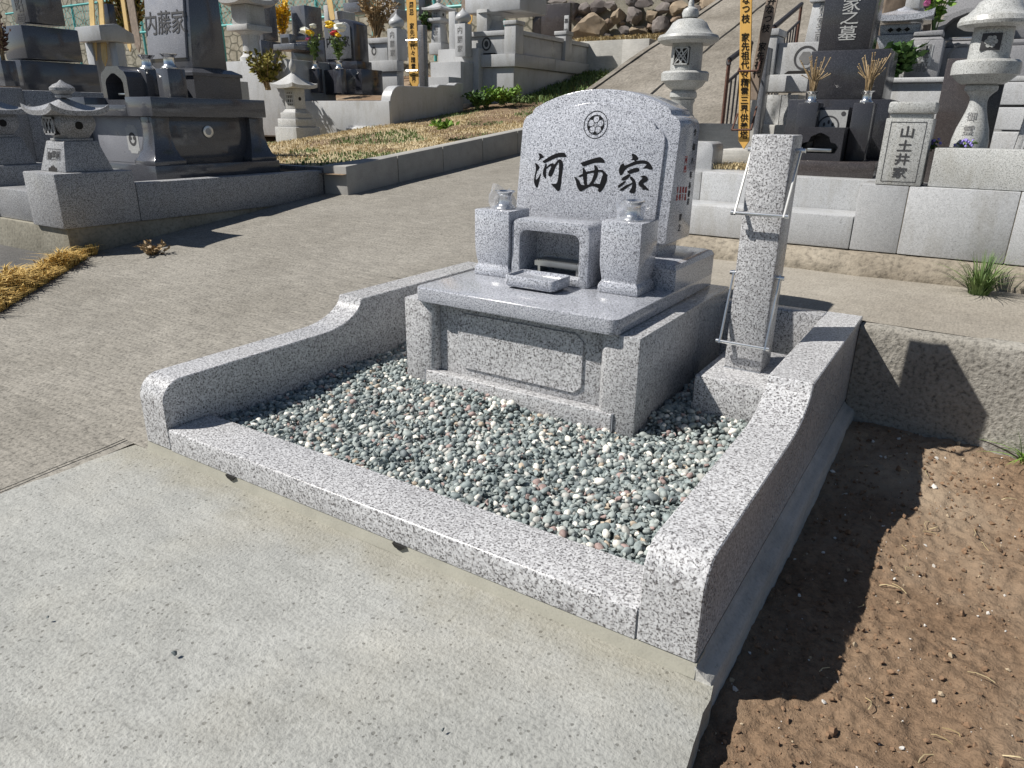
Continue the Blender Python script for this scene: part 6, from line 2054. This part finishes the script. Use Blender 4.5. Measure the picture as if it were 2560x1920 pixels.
bx('headstone', DG2, ugm, X(2360,40,5.3), X(2640,40,5.3), 5.3, 5.6, Z(2400,102,5.3), Z(2400,-60,5.3), 0.01)
cr = NB(); c = at(2402, 142, y=4.948); ring_mesh(cr, c, (1,0,0), (0,0,1), 0.066, 0.080, 30)
part('crest_ring', cr, M['midcut'], ugm, smooth=False)
nich = NB(); cn = X(2430, 60, 5.1)
pts = [(cn-0.22, Z(2400,101,5.1)), (cn+0.22, Z(2400,101,5.1)), (cn+0.22, Z(2400,50,5.1)), (cn+0.12, Z(2400,26,5.1)), (cn-0.05, Z(2400,22,5.1)), (cn-0.16, Z(2400,38,5.1)), (cn-0.22, Z(2400,60,5.1))]
nch = part('incense_niche', niche(pts, [(cn+(x_-cn)*0.74, pts[0][1]+(z_-pts[0][1])*0.80+0.012) for x_, z_ in pts], 5.08, 5.26, 5.299), DG2, ugm, ang=25)
bx('incense_rack', M['satin'], nch, cn-0.12, cn+0.12, 5.10, 5.14, Z(2400,97,5.05), Z(2400,91,5.05), 0.002)
# tree trunk and square post behind the small lantern
tk_ = thing('stone_pillar', (X(2285,60,5.4), 5.4, zu), 'square grey post behind the small smooth lantern', 'stone pillar')
cb('shaft', GR, tk_, 5.4, 2274, 2300, 2308, 20, 130, 0.004, z0=zu, yb=5.54)
cb('cap', GR, tk_, 5.32, 2266, 2302, 2312, -30, 20, 0.006, yb=5.62)
trk = thing('pine_tree', (X(2240,40,7.5), 7.5, 1.4), 'rough barked tree trunk behind the small smooth lantern', 'tree')
def bark():
    bm = NB()
    cx_ = X(2245, 20, 7.5)
    rings = []
    for j in range(22):
        z_ = 1.5 + j*0.14
        ring = []
        for i in range(40):
            a = 2*math.pi*i/40
            r = 0.30 - 0.012*j*0.5 + 0.045*noise.noise(Vector((math.cos(a)*5, math.sin(a)*5, z_*1.4))) + 0.02*noise.noise(Vector((math.cos(a)*12, math.sin(a)*12, z_*4)))
            ring.append((cx_ + r*math.cos(a) + 0.02*j*0.2, 7.5 + r*math.sin(a), z_))
        rings.append(ring)
    return loft(bm, rings)
part('trunk', bark(), plain('pine bark', (0.13,0.10,0.075), 0.95, var=0.5, scale=14, bmp=0.9), trk, ang=60)
cr_ = NB()
rt_r = random.Random(9)
for k in range(2600):
    a = rt_r.uniform(0, 6.283); b = rt_r.uniform(-1, 1); rr_ = 1.6*rt_r.random()**0.4
    p = Vector((X(2245,20,7.5) + 0.3 + rr_*math.cos(a)*math.sqrt(1-b*b), 7.5 + rr_*math.sin(a)*math.sqrt(1-b*b), 5.6 + 0.9*rr_*b))
    d = Vector((rt_r.gauss(0,1), rt_r.gauss(0,1), rt_r.gauss(0,0.6))).normalized()*0.13
    s = d.cross(Vector((rt_r.gauss(0,1), rt_r.gauss(0,1), rt_r.gauss(0,1)))).normalized()*0.035
    cr_.faces.new([cr_.verts.new(q) for q in (p, p+d*0.5+s, p+d, p+d*0.5-s)])
part('crown', cr_, M['darkleaf'], trk, smooth=False)

# fern by the small lantern, purple flowers on the kerb, fins at the edge
twig_plant('fern', (X(2240,185,4.56), 4.56, zu), 26, 0.20, 0.13, M['darkleaf'], 'dark green fern at the foot of the small smooth lantern', 'fern', 0.07, seed=71, stem_mat=M['darkleaf'], leaf_n=16)
for k, (u_, v_) in enumerate(((2327, 374), (2412, 374))):
    c = at(u_, v_, y=2.80)
    t = twig_plant('purple_flowers', (c.x, 2.82, 0.86), 12, 0.05, 0.035, M['greengrass'], 'tiny purple flowers on the right kerb, %s' % ('beside the name pillar' if k == 0 else 'before the large round lantern'), 'flowers', 0.02, 'purple flowers on the kerb', seed=80+k, stem_mat=M['greengrass'], leaf_n=5)
    rr_ = random.Random(90+k)
    for q in range(16):
        bm = NB(); bmesh.ops.create_icosphere(bm, subdivisions=1, radius=0.007)
        o = Vector((c.x + rr_.gauss(0, 0.017), 2.82 + rr_.gauss(0, 0.012), 0.885 + rr_.uniform(0.0, 0.03)))
        for v in bm.verts: v.co = v.co*(1+0.4*noise.noise(v.co*200+o*9)) + o
        part('blossom', bm, M['purplefl'], t, smooth=False)
fn = thing('white_fins', (X(2545,350,3.0), 3.05, 0.71), 'pair of white sloping stone legs at the right picture edge', 'stone legs')
for du in (0, 26):
    a, b = at(2534+du, 376, y=3.0), at(2556+du, 320, y=3.0)
    bm = NB(); loft(bm, [[(a.x-0.012,3.0,0.71),(a.x+0.012,3.0,0.71),(a.x+0.012,3.2,0.71),(a.x-0.012,3.2,0.71)], [(b.x+0.02-0.012,3.0,b.z+0.15),(b.x+0.02+0.012,3.0,b.z+0.15),(b.x+0.02+0.012,3.2,b.z+0.15),(b.x+0.02-0.012,3.2,b.z+0.15)]])
    part('leg', bm, M['pale'], fn, bev=0.002)
rp_ = thing('plot_wall', (2.6, 3.7, 0.7), 'stacked pale stone wall behind the large round lantern', 'wall')
for (va, vb_, y_) in ((205, 262, 4.0), (268, 325, 3.8), (330, 420, 3.6)):
    bx('course', GR, rp_, X(2470,230,y_), X(2560,230,y_)+1.0, y_, y_+0.4, max(0.7, Z(2530,vb_,y_)), Z(2530,va,y_), 0.008)

# ---------------------------------------------------------------- tufts, clods and litter near the plot
def tuft(c, n, h, w, spread, mat, label, seed, lean=1.0, cat='grass tuft'):
    rnd = random.Random(seed)
    bm = NB()
    for i in range(n):
        a = rnd.uniform(0, 6.283); r = spread*rnd.random()
        L = h*rnd.uniform(0.5, 1.15); ln = lean*rnd.uniform(0.15, 1.1)
        d = Vector((math.cos(a), math.sin(a), 0)); s = Vector((-math.sin(a), math.cos(a), 0))*w*rnd.uniform(0.6, 1.2)
        p0 = Vector(c) + d*r*0.5
        pts_ = []
        for k in range(6):
            t_ = k/5
            pts_.append(p0 + d*L*ln*t_*(0.35+0.65*t_) + Vector((0,0,L*(t_ - 0.55*ln*t_*t_))))
        rows = [(bm.verts.new(p-s*(1-k/5.0)**0.6), bm.verts.new(p+s*(1-k/5.0)**0.6)) for k, p in enumerate(pts_[:-1])]
        tipv = bm.verts.new(pts_[-1])
        for (a0, b0), (a1, b1) in zip(rows, rows[1:]): bm.faces.new((a0, b0, b1, a1))
        bm.faces.new((rows[-1][0], rows[-1][1], tipv))
    return part('grass_tuft', bm, mat, None, ang=60, label=label, cat=cat)
cg = at(2445, 735, z=0.30)
tuft((cg.x, cg.y, 0.296), 260, 0.20, 0.0034, 0.08, M['greengrass'], 'lush green grass tuft growing in the path before the rough footing', 3, 0.95)
cg2 = at(2565, 1145, z=-0.07)
tuft((cg2.x+0.01, cg2.y, -0.095), 70, 0.13, 0.004, 0.05, M['leaf'], 'green grass tuft in the soil at the right picture edge', 4, 1.3)
# golden grass verge at the left edge
rl = random.Random(14)
pts = []
for i in range(5600):
    t_ = rl.random()
    y_ = 0.22 + t_*1.12
    xb_ = lane_left(y_) + 0.05
    wdt = 0.34*(1-0.5*t_)
    x_ = xb_ - rl.random()*wdt
    z_ = ramp_z(x_, y_)
    clump = 0.55 + 0.9*max(0, nz(x_, y_, 8.0, 3.0)+0.3)
    pts.append((x_, y_, z_-0.012, (1.0 - 0.50*t_)*clump))
part('golden_grass', blades(pts[:5000], 0.20, 0.0048, 0.9, rl), M['tuftgrass'], None, smooth=False, kind='stuff', label='golden dry grass verge at the left edge of the lane', cat='grass')
part('verge_green', blades(pts[5000:], 0.12, 0.0034, 0.7, rl), M['greengrass'], None, smooth=False, kind='stuff', label='few green blades in the golden verge', cat='grass')
vb3 = NB()
twig_plant('dead_weed', (at(385, 640, z=0.12).x, at(385, 640, z=0.12).y, 0.10), 24, 0.11, 0.12, M['drystem'], 'dead brown weed beside the mossy footing at left', 'weed', 0.035, seed=55, leaf_n=8)
# clods and stones in the soil
rc = random.Random(17)
items2 = []
for i in range(14000):
    x, y = 1.85+1.9*rc.random(), rc.uniform(-1.2, 1.66)
    d = 0.004 + 0.016*rc.random()**5 + (rc.uniform(0.005,0.014) if rc.random() < 0.02 else 0)
    s = np.array([d*rc.uniform(0.8,1.3), d*rc.uniform(0.8,1.2), d*rc.uniform(0.6,0.9)], dtype=np.float32)
    mi = 0 if rc.random() < 0.86 else (1 if rc.random() < 0.55 else 2)
    kk = rc.randrange(24); kk += 1 if kk % 4 == 0 else 0
    items2.append((kk, np.array([x, y, soil_z(x, y) + d*0.22], dtype=np.float32), s, rot_mat(rc), mi))
CL = [plain('soil clod', (0.20,0.125,0.075), 0.95, var=0.3, scale=60, bmp=0.5), plain('tan stone chip', (0.40,0.32,0.22), 0.9, var=0.2), plain('white stone chip', (0.62,0.60,0.56), 0.85, var=0.1)]
put('soil_clods', pile_mesh(items2), CL, bpy.data.objects['soil'], kind='stuff')
bl_ = NB()
for i in range(90):        # straw litter
    x, y = rc.uniform(2.0, 3.4), rc.uniform(-0.9, 1.5)
    a = rc.uniform(0, 3.14); L = rc.uniform(0.015, 0.055)
    p = [Vector((x + L*(t_-0.5)*math.cos(a) + 0.006*math.sin(t_*4+i), y + L*(t_-0.5)*math.sin(a), soil_z(x, y)+0.005+0.006*math.sin(t_*3.14))) for t_ in (0, 0.33, 0.66, 1)]
    tube(bl_, p, 0.0011, 3)
part('straw', bl_, M['drygrass'], bpy.data.objects['soil'], smooth=False, kind='stuff')
pk = NB()
for i in range(60):
    x, y = rc.gauss(2.60, 0.05), rc.gauss(0.55, 0.10)
    tube(pk, [(x, y, soil_z(x, y)), (x+rc.gauss(0,0.008), y+rc.gauss(0,0.008), soil_z(x, y)+0.012)], [0.0015, 0.003], 4)
part('red_weed', pk, M['redfl'], bpy.data.objects['soil'], smooth=False, kind='stuff')
# a few stones lying on the new slab
for k, (u_, v_, d) in enumerate(((436, 1636, 0.013), (1108, 1826, 0.009), (120, 1545, 0.010))):
    c = at(u_, v_, z=-0.03)
    co, fc, r = PV[k*5+1]
    me = bpy.data.meshes.new('stone')
    me.from_pydata((co*d + np.array([c.x, c.y, -0.028], dtype=np.float32)).tolist(), [], fc.tolist())
    put('loose_stone', me, PEB[2], None, label=('small dark stone lying on the new slab, left of centre', 'tiny dark stone on the slab below the second drain gap', 'dark stone chip on the slab near the left edge')[k], cat='stone')
